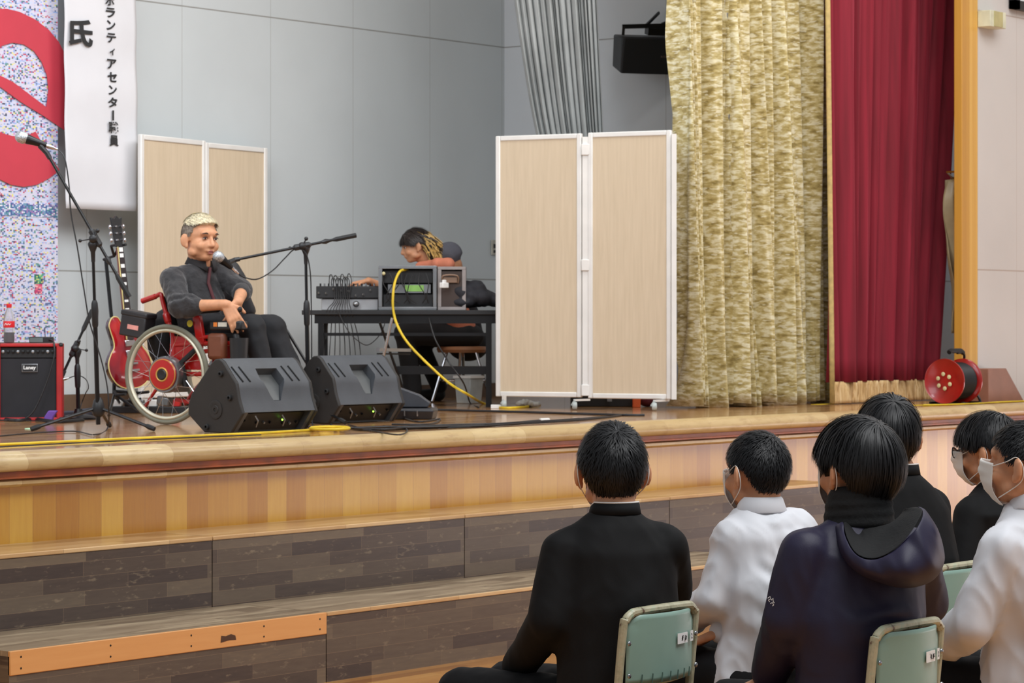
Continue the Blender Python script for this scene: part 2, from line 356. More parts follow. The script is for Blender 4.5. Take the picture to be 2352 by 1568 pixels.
# olive patterned curtain
t = NT('olive_patterned_curtain_cloth', .75); v = t.co(); nz = t.noise(v, 5, 2)
sp = t.n('ShaderNodeSeparateXYZ', {0: v})
wv = t.noise(t.co('Object', (13, 13, 38)), 1.0, 3, .55); wv2 = t.noise(t.co('Object', (15, 15, 60)), 1.0, 2, .5)
c1 = t.ramp(wv, [(.32, (140, 122, 66)), (.44, (178, 160, 100)), (.54, (200, 186, 134)), (.64, (226, 220, 188))])
c2 = t.ramp(wv2, [(.56, (0, 0, 0)), (.62, (210, 210, 210))]); t.col(t.mix(c2, c1, (236, 232, 206)))
t.b.inputs['Sheen Weight'].default_value = .3; t.bump(wv, .2, .004); olive = t.m
oc = thing('patterned_curtain', onY(1735, 930, 9.72), 'olive and cream wave-patterned stage curtain hanging in deep folds to the floor', 'curtain')
f = pleats(3, 22, .15, 1.9, 1, .5)
curtain('curtain_panel', onY(1572, 0, 9.72)*V((1, 1, 0))+V((0, 0, HS+.01)) if False else V((onY(1574, 900, 9.72).x, 9.72, HS+.012)), V((onY(1903, 900, 9.72).x, 9.72, HS+.012)), V((onY(1530, 0, 9.72).x, 9.72, 5.85)), V((onY(1888, 0, 9.72).x, 9.72, 5.85)), (0, -1, 0), .24, f, olive, 520, 60, .25, oc)
t = NT('red_velvet', .8); v = t.co('Object', (1, 1, .04)); t.col(t.ramp(t.noise(v, 22, 4), [(.3, (112, 14, 32)), (.7, (142, 24, 46))])); t.b.inputs['Sheen Weight'].default_value = .6; t.b.inputs['Sheen Tint'].default_value = lin((190, 80, 100)); red_velvet = t.m
t = NT('cream_fringe', .8); v = t.co('Object', (1, 1, .03)); fz = t.noise(v, 110, 3); t.col(t.ramp(fz, [(.3, (178, 138, 84)), (.5, (218, 184, 130)), (.75, (240, 216, 170))])); t.bump(fz, .5, .004); fringe = t.m
rc = thing('red_curtain', onY(2030, 920, 9.45), 'dark red velvet stage curtain with a cream fringe, beside the wooden column', 'curtain')
f = pleats(8, 12, .35, 1.7, 1, .8); xl = lambda px, Y: onY(px, 500, Y).x
curtain('velvet_panel', (xl(1916, 9.45), 9.45, HS+.145), (xl(2141, 9.45), 9.45, HS+.145), (xl(1895, 9.45), 9.45, 5.85), (xl(2237, 9.45), 9.45, 5.85), (0, -1, 0), .13, f, red_velvet, 240, 30, 0, rc)
curtain('fringe', (xl(1917, 9.44), 9.44, HS+.006), (xl(2143, 9.44), 9.44, HS+.006), (xl(1917, 9.44), 9.44, HS+.15), (xl(2141, 9.44), 9.44, HS+.15), (0, -1, 0), .05, f, fringe, 240, 6, 0, rc)
gold = M('gold_hem_cloth', (196, 172, 112), .7, vs=30)
curtain('gold_hem', (xl(1906, 9.47), 9.47, HS+.01), (xl(1917, 9.47), 9.45, HS+.01), (xl(1887, 9.47), 9.47, 5.85), (xl(1897, 9.47), 9.45, 5.85), (0, -1, 0), .02, lambda s, t: sin(s*6), gold, 12, 12, 0, rc)
# grey drape gathered towards the screens
t = NT('grey_drape_cloth', .8); v = t.co(); t.col(t.ramp(t.noise(v, 4, 3), [(.3, (142, 146, 146)), (.7, (164, 168, 168))])); grey_cloth = t.m
f = pleats(5, 17, .2, 1.8, 0, .8)
BL, BR = P(1262, 760, 17.6), P(1400, 760, 17.35); BL.z = BR.z = HS+.4
TL, TR = onZ(1165, -260, 4.3) if False else P(1150, -150, 17.6), P(1366, -150, 17.35)
TL.z = TR.z = 5.85; ZG = CH+(745+150)/FX*17.5
def fg(s, tt):
    # pinched at tie height then falls
    tt2 = tt; zt = HS+.4+(TL.z-HS-.4)*tt; L = P(1245, 300, 17.6); 
    k = min(1.7, max(0, (zt-2.6)/(ZG-2.6))); wpx0 = 1250-(1250-1163)*k**.72; wpx1 = 1388-24*k
    d = 17.6-.25*s; p = P(wpx0+(wpx1-wpx0)*s, 500, d); p.z = zt
    return p-FW*(.05+.02*k)*f(s, tt)
top('grey_drape', MB().grid(fg, 240, 70), grey_cloth, 'thin grey drape gathered into folds behind the right-hand screens', 'curtain', smooth=80, solid=.003)
# small tied cream cloth at the column
def fs(s, tt):
    z = 1.46+tt*1.06; wd = .07+.07*sin(pi*min(tt*1.2, 1))+.015*sin(tt*17); x = xl(2188+8*sin(tt*5), 9.25)
    return V((x-.02+wd*(s-.5)*1.5, 9.22-.03*sin(s*pi*5+tt*6)*(.4+tt), z))
tc_ = thing('tied_curtain', (xl(2190, 9.2), 9.2, 1.46), 'narrow bunched tan curtain strip hooked up between red curtain and wooden column', 'curtain')
mk('bunched_cloth', MB().grid(fs, 40, 40), M('tan_satin', (172, 158, 122), .35, vs=6), tc_, smooth=80, solid=.004)
hx_ = xa+.012; mk('brass_hook', MB().tube([(hx_, 9.058, 2.56), (hx_, 9.12, 2.56), (xl(2190, 9.2), 9.2, 2.53), (xl(2190, 9.2), 9.21, 2.50)], .007).torus((xl(2190, 9.2), 9.2, 2.51), (1, 0, 0), .025, .006, 20, 6), M('brass', (150, 110, 40), .3, .8), tc_)

# ------------------------------------------------------------------ folding screens
t = NT('screen_fabric', .8); v = t.co('Object', (1, 1, .06)); t.col(t.ramp(t.noise(v, 60, 4), [(.3, (203, 185, 158)), (.7, (212, 194, 168))])); screen_cloth = t.m
def screen_panel(a, b, z0, z1, parent, fw=.032, th=.03):
    a = V(a); b = V(b); a.z = b.z = 0; u = (b-a).normalized(); L = (b-a).length; n = V((-u.y, u.x, 0))
    R = Matrix((u, n, UP)).transposed(); c = (a+b)/2
    mk('fabric_panel', MB().box(c+UP*(z0+z1)/2, (L-fw, .012, z1-z0-fw), R), screen_cloth, parent)
    for s in (0, 1): mk('side_frame', MB().box(a.lerp(b, s)+u*(fw/2 if s == 0 else -fw/2)+UP*(z0+z1)/2, (fw, th, z1-z0), R), white_metal, parent, bevel=.006)
    for z in (z0+fw/2, z1-fw/2): mk('rail', MB().box(c+UP*z, (L-2*fw, th*.9, fw), R), white_metal, parent, bevel=.006)
    return u, n
s1 = thing('folding_screen', onZ(1340, 938), 'two-panel beige folding screen on casters, right of centre stage', 'folding screen', group=None)
pa, pb, pc = P(1140, 900, 17.1), P(1337, 900, 16.85), P(1543, 900, 16.6)
pb2 = P(1352, 900, 16.84)
screen_panel(pa, pb, HS+.075, HS+1.722, s1); screen_panel(pb2, pc, HS+.07, HS+1.725, s1)
for z in (HS+.12, HS+.9, HS+1.62): mk('hinge', MB().box((pb+pb2)/2*V((1, 1, 0))+UP*z, (.05, .05, .07), Matrix.Rotation(AZ-pi/2, 3, 'Z')), white_metal, s1, bevel=.004)
mk('hinge_post', MB().bar((pb+pb2)/2*V((1, 1, 0))+UP*(HS+.1)-FW*.004, (pb+pb2)/2*V((1, 1, 0))+UP*(HS+1.70)-FW*.004, .038, .02, FW), white_metal, s1)
q0, q1 = P(1548, 900, 16.58), P(1552, 900, 16.95); mk('side_frame', MB().bar(q0*V((1, 1, 0))+UP*(HS+.07), q0*V((1, 1, 0))+UP*(HS+1.7), .03, .03, FW), white_metal, s1)
caster_m = M('grey_caster', (170, 178, 176), .4)
for px, dd, arm in ((1158, 17.02, 0), (1320, 16.7, 34), (1503, 16.55, 34)):
    b = P(px, 900, dd); b.z = HS
    mk('caster_arm', MB().bar(b+UP*.062, b+UP*.062+RT*(arm/FX*dd if arm else .02)+FW*.1, .02, .012) if arm else MB().bar(b+UP*.05, b+UP*.085, .02, .02), white_metal, s1)
    cst = mk('caster', MB().lathe([(.006, -.016), (.022, -.014), (.026, -.006), (.026, .006), (.022, .014), (.006, .016)], b+UP*.027, RT, 20), caster_m, s1, smooth=50)
    mk('caster_fork', MB().bar(b+UP*.03-RT*.02, b+UP*.06, .02, .012), caster_m, cst)
s2 = thing('folding_screen', onY(465, 900, 12.25)*V((1, 1, 0))+UP*HS, 'beige folding screen with two tall panels against the back wall, behind the wheelchair', 'folding screen')
a, b, c = onY(320, 800, 12.1), onY(469, 800, 12.22), onY(611, 800, 12.30)
screen_panel(a, b, HS+.075, HS+1.70, s2, .034); screen_panel(b, c, HS+.075, HS+1.69, s2, .034)
for q in (a, b, c):
    q = q*V((1, 1, 0))+UP*HS; mk('caster', MB().lathe([(.006, -.016), (.026, -.01), (.026, .01), (.006, .016)], q+UP*.027, RT, 18), caster_m, s2); mk('foot_bar', MB().bar(q+UP*.065-V((0, .12, 0)), q+UP*.065+V((0, .08, 0)), .025, .02), white_metal, s2)

# ------------------------------------------------------------------ lettering
def glyph(ch, bold=.0, ex=.0008):
    cu = bpy.data.curves.new('g', 'FONT'); cu.body = ch; cu.size = 1; cu.extrude = 0; cu.offset = bold; cu.resolution_u = 4
    o = bpy.data.objects.new('g', cu); COL.objects.link(o); dg = bpy.context.evaluated_depsgraph_get(); dg.update()
    me = bpy.data.meshes.new_from_object(o.evaluated_get(dg)); bpy.data.objects.remove(o)
    vs = [v.co.copy() for v in me.vertices]; fs = [tuple(p.vertices) for p in me.polygons]
    return vs, fs
def write(mb, s, o, ex, ey, size, bold=.02, fit=None, rot=0):
    """puts text s centred on o, width along ex and height along ey; fit=(w,h) box"""
    vs, fs = glyph(s, bold)
    if not vs: return mb
    if rot: vs = [V((p.y, -p.x, 0)) for p in vs]
    x0, x1 = min(p.x for p in vs), max(p.x for p in vs); y0, y1 = min(p.y for p in vs), max(p.y for p in vs)
    sx = sy = size/max(y1-y0, 1e-6)
    if fit: sx = fit[0]/max(x1-x0, 1e-6); sy = fit[1]/max(y1-y0, 1e-6)
    return mb.add([V(o)+V(ex)*((p.x-(x0+x1)/2)*sx)+V(ey)*((p.y-(y0+y1)/2)*sy) for p in vs], fs)
ink = M('black_ink', (34, 34, 36), .6)
paper = M('white_paper', (214, 214, 218), .7, var=.015, vs=3)
YB = 12.2
bn = thing('paper_banner', onY(235, 485, YB), 'long white paper banner with vertical black Japanese lettering', 'banner')
def bf(s, tt):
    p0 = onY(152, 478, YB); p1 = onY(317, 486, YB); x = p0.x-.02*(1-s)*tt+(p1.x-p0.x+.0*tt)*s-.02*tt*s; return V((x, YB+.006*sin(s*5+tt*4)+.004*sin(tt*30), p0.z+(4.2-p0.z)*tt))
mk('paper_sheet', MB().grid(bf, 24, 40), paper, bn, smooth=80, solid=.001)
lt = MB(); YL2 = YB-.014
def sz(px, n): return n/FX*(YB/(FW.y+RT.y*(px-CX)/FX))
EX = V((1, 0, 0)); fx = 1/.621
write(lt, '氏', onY(186, 75, YL2), EX, UP, .1, .035, (sz(186, 46)*fx, sz(186, 62)))
for ch, x, y, h, wd in (('ボ', 253, 2, 22, 18), ('ラ', 254, 29, 23, 18), ('ン', 255, 58, 23, 17), ('テ', 256, 87, 22, 18), ('ィ', 258, 119, 16, 10), ('ア', 257, 147, 23, 18), ('セ', 258, 177, 23, 18), ('ン', 259, 207, 22, 16), ('タ', 259, 235, 23, 18), ('職', 261, 293, 27, 19), ('員', 262, 323, 25, 18)):
    write(lt, ch, onY(x, y, YL2), EX, UP, .05, .03, (sz(x, wd)*fx, sz(x, h)))
lt.box(onY(260, 265, YL2), (.012, .002, sz(260, 23)))
mk('lettering', lt, ink, bn, smooth=0, solid=.001)['kind'] = 'stuff'

# mosaic board with a red paper letter
t = NT('dot_mosaic', .6); v = t.co(); sp = t.n('ShaderNodeSeparateXYZ', {0: v})
cx = t.math('FLOOR', t.math('DIVIDE', sp.outputs[0], .0125)); cz = t.math('FLOOR', t.math('DIVIDE', sp.outputs[2], .0085))
cmb = t.n('ShaderNodeCombineXYZ', {0: cx, 1: cz}).outputs[0]
wn = t.n('ShaderNodeTexWhiteNoise', {'Vector': cmb}, noise_dimensions='2D')
rw = t.math('SINE', t.math('ADD', t.math('MULTIPLY', sp.outputs[2], 185.0), t.math('MULTIPLY', t.noise(v, 3, 2), 4.0)))
big = t.noise(t.co('Object', (1, 1, 3)), 2.4, 3)
thr = t.math('ADD', t.math('MULTIPLY', rw, .20), t.math('MULTIPLY', big, .95))
dark = t.math('LESS_THAN', wn.outputs[0], thr)
wn2 = t.n('ShaderNodeTexWhiteNoise', {'Vector': t.n('ShaderNodeVectorMath', {0: cmb, 1: (31.7, 11.3, 0)}).outputs[0]}, noise_dimensions='2D')
cc = t.ramp(wn2.outputs[0], [(0, (96, 110, 150)), (.2, (150, 176, 222)), (.42, (196, 206, 236)), (.62, (190, 70, 96)), (.7, (222, 214, 120)), (.78, (90, 140, 130)), (.86, (64, 66, 90)), (.93, (196, 150, 196))], 'CONSTANT')
pale = t.mix(wn2.outputs[0], (198, 200, 222), (214, 208, 220))
t.col(t.mix(dark, pale, cc)); mosaic = t.m
YM = 12.30
pl, pr = onY(-60, 500, YM), onY(133, 500, YM)
mo = thing('mosaic_board', V(((pl.x+pr.x)/2, YM, HS+.38)), 'speckled multicoloured dot mosaic board with part of a red paper letter', 'mosaic board')
mk('board', slab(pl.x, pr.x, YM, YM+.03, onY(133, 785, YM).z, 4.3), mosaic, mo)
# darker band and two little blotches of other dots
def mvar(name, ramp, base):
    q = NT(name, .6); v = q.co(); s2_ = q.n('ShaderNodeSeparateXYZ', {0: v})
    c_ = q.n('ShaderNodeCombineXYZ', {0: q.math('FLOOR', q.math('DIVIDE', s2_.outputs[0], .0125)), 1: q.math('FLOOR', q.math('DIVIDE', s2_.outputs[2], .0085))}).outputs[0]
    q.col(q.ramp(q.n('ShaderNodeTexWhiteNoise', {'Vector': c_}, noise_dimensions='2D').outputs[0], ramp, 'CONSTANT')); return q.m
band = mvar('blue_dot_band', [(0, (70, 96, 150)), (.25, (110, 150, 180)), (.45, (150, 120, 170)), (.6, (200, 204, 226)), (.8, (70, 130, 130)), (.92, (226, 220, 226))], 0)
a, b = onY(-60, 470, YM), onY(131, 515, YM); mk('blue_band', slab(pl.x, pr.x-.005, YM-.003, YM, onY(131, 500, YM).z, onY(131, 470, YM).z), band, mo)
for (x0, x1, y0, y1, nm, rr) in ((79, 97, 630, 652, 'green_blotch', [(0, (40, 120, 90)), (.3, (90, 170, 130)), (.6, (60, 70, 90)), (.8, (190, 200, 120))]), (80, 96, 652, 675, 'pink_blotch', [(0, (190, 60, 110)), (.3, (220, 110, 130)), (.6, (110, 70, 110)), (.8, (230, 180, 180))])):
    p0, p1 = onY(x0, y0, YM), onY(x1, y1, YM); mk(nm, slab(p0.x, p1.x, YM-.004, YM, p1.z, p0.z), mvar(nm, rr, 0), mo)
redp = M('red_paper', (192, 56, 72), .65, var=.03, vs=3)
def arc(cx_, cy_, rx, ry, a0, a1, n): return [(cx_+rx*cos(radians(a0+(a1-a0)*i/n)), cy_-ry*sin(radians(a0+(a1-a0)*i/n))) for i in range(n+1)]
def paper_piece(name, px, Y, th=.004):
    pts = [onY(x, y, Y) for x, y in px]; o = pts[0]
    mk(name, MB().prism([((p-o).x, (p-o).z) for p in pts], o, (1, 0, 0), (0, 0, 1), (0, 1, 0), th), redp, mo, smooth=0)
outer = [(-60, 30), (-20, 22), (15, 20), (45, 27), (80, 44), (112, 68), (135, 96), (150, 125), (153, 302), (100, 266), (48, 234), (0, 199), (-60, 160), (-60, 120), (0, 173), (30, 188), (107, 246)]
inner = [(112, 205), (108, 172), (96, 142), (78, 117), (55, 102), (28, 98), (5, 105), (-20, 122), (-60, 130)]
paper_piece('red_letter_ring', outer+inner, YM-.012)
paper_piece('red_letter_base', [(-60, 270), (-30, 292), (0, 304), (28, 312), (60, 313), (82, 302), (98, 330), (137, 391), (112, 410), (85, 424), (55, 429), (25, 424), (0, 412), (-60, 390)], YM-.012)

# wall plate, signs and box on the walls
pt = onY(1134, 568, YW-.012); wp = thing('wall_plate', pt, 'small grey switch plate on the back wall beside the screen', 'wall plate')
mk('plate', MB().box(pt, (.05, .012, .11)), M('beige_plate', (176, 172, 160), .5), wp, bevel=.003); mk('socket', MB().box(pt-V((0, .008, 0))+UP*.01, (.02, .006, .03)), black_plastic, wp); mk('socket', MB().box(pt-V((0, .008, 0))-UP*.03, (.02, .006, .02)), black_plastic, wp)
p0, p1 = onY(2254, 24, 8.97), onY(2290, 68, 8.97); bx = thing('junction_box', (p0+p1)/2, 'cream box fixed high on the wall beside the wooden column', 'wall box')
mk('housing', slab(p0.x, p1.x, 8.90, 8.999, p1.z, p0.z), M('cream_plastic', (206, 206, 180), .5), bx, bevel=.004)
mk('front_plate', slab(p0.x+.05, p1.x-.06, 8.892, 8.9, p1.z+.004, p0.z-.004), M('khaki_plate', (176, 168, 120), .6), bx)
p0, p1 = onY(2325, -70, 8.97), onY(2420, 38, 8.97); fr = thing('wall_frame', (p0+p1)/2, 'black-framed white board at the top right corner of the wall', 'framed board')
fm = MB(); fm.box(((p0.x+p1.x)/2, 8.97, p1.z+.03), (p1.x-p0.x, .05, .06)); fm.box(((p0.x+p1.x)/2, 8.97, p0.z-.03), (p1.x-p0.x, .05, .06)); fm.box((p0.x+.035, 8.97, (p0.z+p1.z)/2), (.07, .05, p0.z-p1.z)); fm.box((p1.x-.035, 8.97, (p0.z+p1.z)/2), (.07, .05, p0.z-p1.z))
mk('frame', fm, black_plastic, fr); mk('board', slab(p0.x+.05, p1.x-.05, 8.97, 8.985, p1.z+.05, p0.z-.05), white_paint, fr)

# ------------------------------------------------------------------ hanging loudspeaker
sp0 = P(1484, 125, 18.9); ls = thing('wall_speaker', sp0, 'black loudspeaker tilted down on a bracket, left of the patterned curtain', 'loudspeaker')
R = Matrix.Rotation(AZ-pi/2+radians(16), 3, 'Z') @ Matrix.Rotation(radians(14), 3, 'X')
def rp(x, y, z): return sp0+R @ V((x, y, z))
mk('cabinet', MB().loft([[rp(x*.95, .16, z*.88) for x, z in ((-.2, -.13), (.19, -.13), (.2, .13), (-.21, .13))], [rp(x, -.07, z) for x, z in ((-.2, -.13), (.19, -.13), (.2, .13), (-.21, .13))]]), black_plastic, ls, bevel=.012)
mk('grille', MB().box(rp(-.004, -.078, 0), (.385, .02, .25), R), M('black_grille', (20, 20, 22), .7, bump=.4, bs=300), ls, bevel=.006)
lg = MB(); write(lg, 'BOSE', rp(.10, -.0905, 0.0), R @ V((1, 0, 0)), R @ V((0, 0, 1)), .014, .01); mk('logo', lg, M('grey_logo', (110, 90, 84), .5), ls, smooth=0)
mk('bracket', MB().bar(rp(-.18, 0, .13), rp(-.18, 0, .19), .02, .02, FW).bar(rp(-.19, 0, .19), rp(.2, 0, .21), .012, .03).bar(rp(-.02, 0, .2), rp(.14, .2, .27), .012, .02).box(rp(.1, 0, .165), (.22, .08, .05), R), black_metal, ls)
mk('wall_arm', MB().bar(rp(.14, .1, .2), V((XW, rp(.14, 0, 0).y, rp(.14, .1, .24).z)), .03, .03).box((XW-.01, rp(.14, 0, 0).y, rp(.14, .1, .24).z), (.02, .12, .16)), black_metal, ls)

# ------------------------------------------------------------------ cable reel and wedge block
rb = V((onY(2190, 900, 8.85).x, 8.85, HS)); rl = thing('cable_reel', rb, 'red metal cable reel drum standing at the foot of the red curtain', 'cable reel')
yr = rb.y; xr = rb.x; rz = HS+.155; red_metal = M('red_enamel', (156, 20, 18), .3, coat=.4, var=.1)
for dx in (-.12, .12):
    mk('flange', MB().lathe([(.01, -.006), (.138, -.006), (.148, 0), (.148, .008), (.14, .012), (.128, .004), (.01, .003)] if dx > 0 else [(.01, .006), (.128, .004), (.14, -.004), (.148, -.006), (.15, 0), (.148, .008), (.01, .008)], (xr+dx, yr, rz), (1, 0, 0), 48), red_metal, rl, smooth=50)
mk('wound_cable', MB().lathe([(.09, -.11), (.12, -.105)]+[(.118+.006*(i % 2), -.1+i*.01) for i in range(21)]+[(.12, .105), (.09, .11)], (xr, yr, rz), (1, 0, 0), 40), cable_black, rl, smooth=60)
for k in range(6):
    a = k*pi/3+.4; mk('socket_cap', MB().lathe([(.012, 0), (.014, .004), (.002, .008)], (xr-.124, yr+.048*cos(a), rz+.048*sin(a)), (-1, 0, 0), 14), M('cream_cap', (206, 196, 150), .5) if k == 0 else bpy.data.materials['cream_cap'], rl)
mk('frame', MB().tube(smooth_pts([(xr-.1, yr-.12, HS+.012), (xr+.15, yr-.12, HS+.012), (xr+.15, yr, HS+.2), (xr+.145, yr, HS+.33), (xr+.05, yr, HS+.34)], 5), .009).tube([(xr+.15, yr+.12, HS+.01), (xr-.1, yr+.12, HS+.01)], .009).tube([(xr+.15, yr-.12, HS+.01), (xr+.15, yr+.12, HS+.01)], .009), black_metal, rl)
mk('handle', MB().tube([(xr-.06, yr, HS+.345), (xr-.04, yr, HS+.355), (xr+.1, yr, HS+.355), (xr+.13, yr, HS+.34)], .016), black_rubber, rl)
p0, p1, p2, p3 = onY(2243, 918, 8.93), onY(2284, 852, 8.93), onY(2325, 918, 8.93), onY(2243, 852, 8.93)
m = MB(); m.prism([(0, 0), (p2.x-p0.x, 0), (p1.x-p0.x, .23), (0, .23)], (p0.x, 8.84, HS), (1, 0, 0), (0, 0, 1), (0, 1, 0), .15)
top('wedge_block', m, M('brown_veneer', (146, 102, 84), .45, var=.06), 'brown sloping wooden block standing on the stage edge against the wall', 'wedge block', bevel=.003)

# ------------------------------------------------------------------ microphones, stands and cables
grille_m = M('steel_mesh_ball', (176, 180, 184), .35, .7, var=.25, vs=160, bump=.6, bs=260)
def microphone(head, tail, label, s=1.0):
    h, tl = V(head), V(tail); d = (tl-h).normalized(); L = (tl-h).length
    t = thing('microphone', h+d*L*.5, label, 'microphone', group=None)
    mk('grille', MB().ell(h+d*.02*s, .026*s, nu=18, nv=12).lathe([(.026*s, .02*s), (.0265*s, .026*s), (.0265*s, .034*s), (.02*s, .046*s)], h, d, 18), grille_m, t, smooth=60)
    mk('body', MB().lathe([(.019*s, .04*s), (.022*s, .05*s), (.018*s, .075*s), (.013*s, L-.055*s), (.0115*s, L-.05*s)], h, d, 18), black_metal, t, smooth=60)
    mk('connector', MB().lathe([(.009*s, L-.055*s), (.009*s, L-.02*s), (.006*s, L-.015*s), (.005*s, L)], h, d, 14), chrome, t); return t
def stand(base, top_, a, b, feet, hub_h, label, joint, knob=None, group=None, clip=None, heavy=False):
    base, top_, a, b = V(base), V(top_), V(a), V(b); t = thing('microphone_stand', base, label, 'microphone stand')
    ax = (top_-base).normalized(); L = (top_-base).length; mid = .62
    mk('pole', MB().tube([base+ax*.03, base+ax*L*mid], .0115).tube([base+ax*L*mid, top_], .008), black_metal, t)
    mk('clutch', MB().lathe([(.013, 0), (.016, .01), (.017, .05), (.019, .08), (.016, .12), (.01, .135)], base+ax*(L*mid-.06), ax, 14), black_plastic, t, smooth=50)
    mk('swivel', MB().lathe([(.01, -.09), (.012, -.04), (.022, -.015), (.026, 0), (.02, .012), (.01, .02)], top_, ax, 14).ell(joint, .022), black_plastic, t, smooth=50)
    bd = (b-a).normalized(); bl = (b-a).length
    mk('boom', MB().tube([a, b], .0075), black_metal, t)
    mk('boom_grip', MB().tube([b-bd*.13, b-bd*.11, b], [.008, .013, .013]), black_rubber, t)
    jd = (joint-a).dot(bd)
    mk('boom_joint', MB().tube([a+bd*(jd-.05), a+bd*(jd-.04), a+bd*(jd+.04), a+bd*(jd+.05)], [.009, .017, .017, .009]).tube([a+bd*(jd+.11), a+bd*(jd+.13), a+bd*(jd+.15)], [.009, .014, .009]), black_plastic, t)
    mk('mic_clip', MB().tube([a+bd*.03, a, a-bd*.0+UP*.0, V(clip) if clip else a-bd*.03], [.012, .013, .012, .015]), black_plastic, t)
    s = -1 if knob is None else knob
    mk('knob', MB().tube([joint, joint+RT*.06*s+UP*-.01], .003).ell(joint+RT*.065*s-UP*.01, .009), black_plastic, t)
    mk('boom_screw', MB().tube([joint+UP*.0, joint+UP*.035+RT*.02], .004).ell(joint+UP*.04+RT*.022, .011), black_plastic, t)
    if heavy: mk('round_base', MB().lathe([(.02, .06), (.03, .03), (.09, .02), (.11, .012), (.11, 0), (.01, 0)], base, UP, 28), black_metal, t, smooth=40)
    else:
        mk('hub', MB().lathe([(.012, 0), (.026, .01), (.034, .03), (.03, .06), (.024, .085), (.014, .1)], base+UP*(hub_h-.05), UP, 16), black_plastic, t, smooth=50)
        for f_ in feet:
            f_ = V(f_); f_.z = HS+.012; hb = base+UP*hub_h; dd = (f_-hb).normalized()
            lg_ = mk('leg', MB().tube([hb, hb+dd*(f_-hb).length*.9], .0085), black_metal, t)
            mk('rubber_foot', MB().tube([f_-dd*.05, f_-dd*.03, f_], [.011, .014, .0115]), black_rubber, lg_)
    return t
def ring(base, r, a0): return [V(base)+V((r*cos(a0+k*2*pi/3), r*sin(a0+k*2*pi/3), 0)) for k in range(3)]
def cable(name, pts, r, mat, label, cat='cable', group=None, n=8): return top(name, MB().tube(smooth_pts(pts, n), r, 6), mat, label, cat, group, smooth=60)
def drape(pts, zf=None):  # (x, y, d) or (x, y) on the stage floor
    return [(onZ(q[0], q[1], HS+.006) if len(q) == 2 else P(*q)) for q in pts]
b1 = onZ(226, 988); d1 = 13.42
fw3 = [b1-RT*.31-FW*.16, b1+RT*.30-FW*.14, b1+RT*.012+FW*.30]
stand(b1, P(213, 560, d1), P(108, 352, d1), P(297, 682, d1), fw3, .115, 'tall black boom microphone stand at left, boom rising to the upper left', P(214, 548, d1-.02), -1, clip=P(92, 334, d1))
microphone(P(38, 311, d1-.02), P(132, 343, d1+.02), 'silver-headed microphone on the tall stand in front of the paper banner', 1.15)
cable('microphone_cable', drape([(131, 342, d1+.02), (148, 362, d1), (158, 420, d1), (163, 490, d1), (178, 570, d1), (192, 660, d1), (206, 740, d1-.0), (228, 810, d1-.0), (245, 880, d1), (250, 940, d1)])+drape([(246, 985), (215, 998), (170, 990), (80, 994), (0, 1001), (-40, 1004)]), .0035, cable_black, 'thin black cable hanging from the left microphone down to the stage floor')
b2 = onZ(709, 972); d2 = b2.dot(FW)
stand(b2, P(702, 568, d2), P(538, 597, d2-.1), P(818, 540, d2+.05), ring(b2, .3, .4), .11, 'black boom microphone stand between the wheelchair and the equipment table', P(694, 565, d2-.02), -1, clip=P(524, 603, d2-.15))
microphone(P(494, 583, d2-.22), P(548, 628, d2-.12), "silver-headed microphone held on a boom at the seated man's mouth", 1.1)
cable('microphone_cable', drape([(546, 626, d2-.12), (560, 636, d2-.1), (590, 641, d2-.08), (625, 622, d2-.05), (655, 592, d2-.04), (676, 573, d2-.03), (700, 578, d2-.03), (712, 620, d2-.03), (715, 700, d2-.03), (716, 800, d2-.03), (716, 900, d2-.02)])+drape([(718, 975), (740, 985)]), .0035, cable_black, 'black microphone cable looping under the boom beside the seated man')
b3 = onZ(180, 963); d3 = b3.dot(FW)
stand(b3, P(177, 806, d3), P(143, 862, d3-.05), P(212, 712, d3+.05), [], .03, 'short black microphone stand beside the red guitar amplifier', P(172, 800, d3-.02), 1, clip=P(138, 872, d3-.05), heavy=True)
microphone(P(96, 882, d3-.1), P(158, 868, d3-.02), 'black microphone pointed at the front of the red amplifier')
cable('microphone_cable', drape([(158, 868, d3-.02), (180, 862, d3), (198, 872, d3), (203, 890, d3), (196, 904, d3+.1), (186, 930, d3+.15)])+drape([(176, 962), (150, 968), (60, 966)]), .003, cable_black, 'short black cable curling from the amplifier microphone')
top('power_strip', MB().bar(onZ(120, 962)+UP*.02, onZ(176, 958)+UP*.02, .1, .035).bar(onZ(186, 956)+UP*.02, onZ(228, 950)+UP*.02, .06, .04), M('blue_black_bag', (52, 56, 72), .7), 'flat dark pouch on the floor right of the amplifier', 'pouch', bevel=.006)
b = onZ(115, 968); top('purple_pouch', MB().loft([[b+RT*x+FW*y+UP*z for x, y, z in ((-.03+dx, 0, h), (.02+dx, 0, h), (.02+dx, .04, h), (-.03+dx, .04, h))] for h, dx in ((.002, -.01), (.03, 0), (.06, .02))]), M('purple_cloth', (110, 70, 160), .6), 'small purple object at the lower right corner of the amplifier', 'pouch', bevel=.006)
b = onZ(69, 985); top('mint_disc', MB().lathe([(.01, 0), (.028, .001), (.026, .004), (.01, .005)], b, UP, 18), M('mint', (176, 214, 176), .5), 'small pale green disc lying on the stage floor before the amplifier', 'disc')

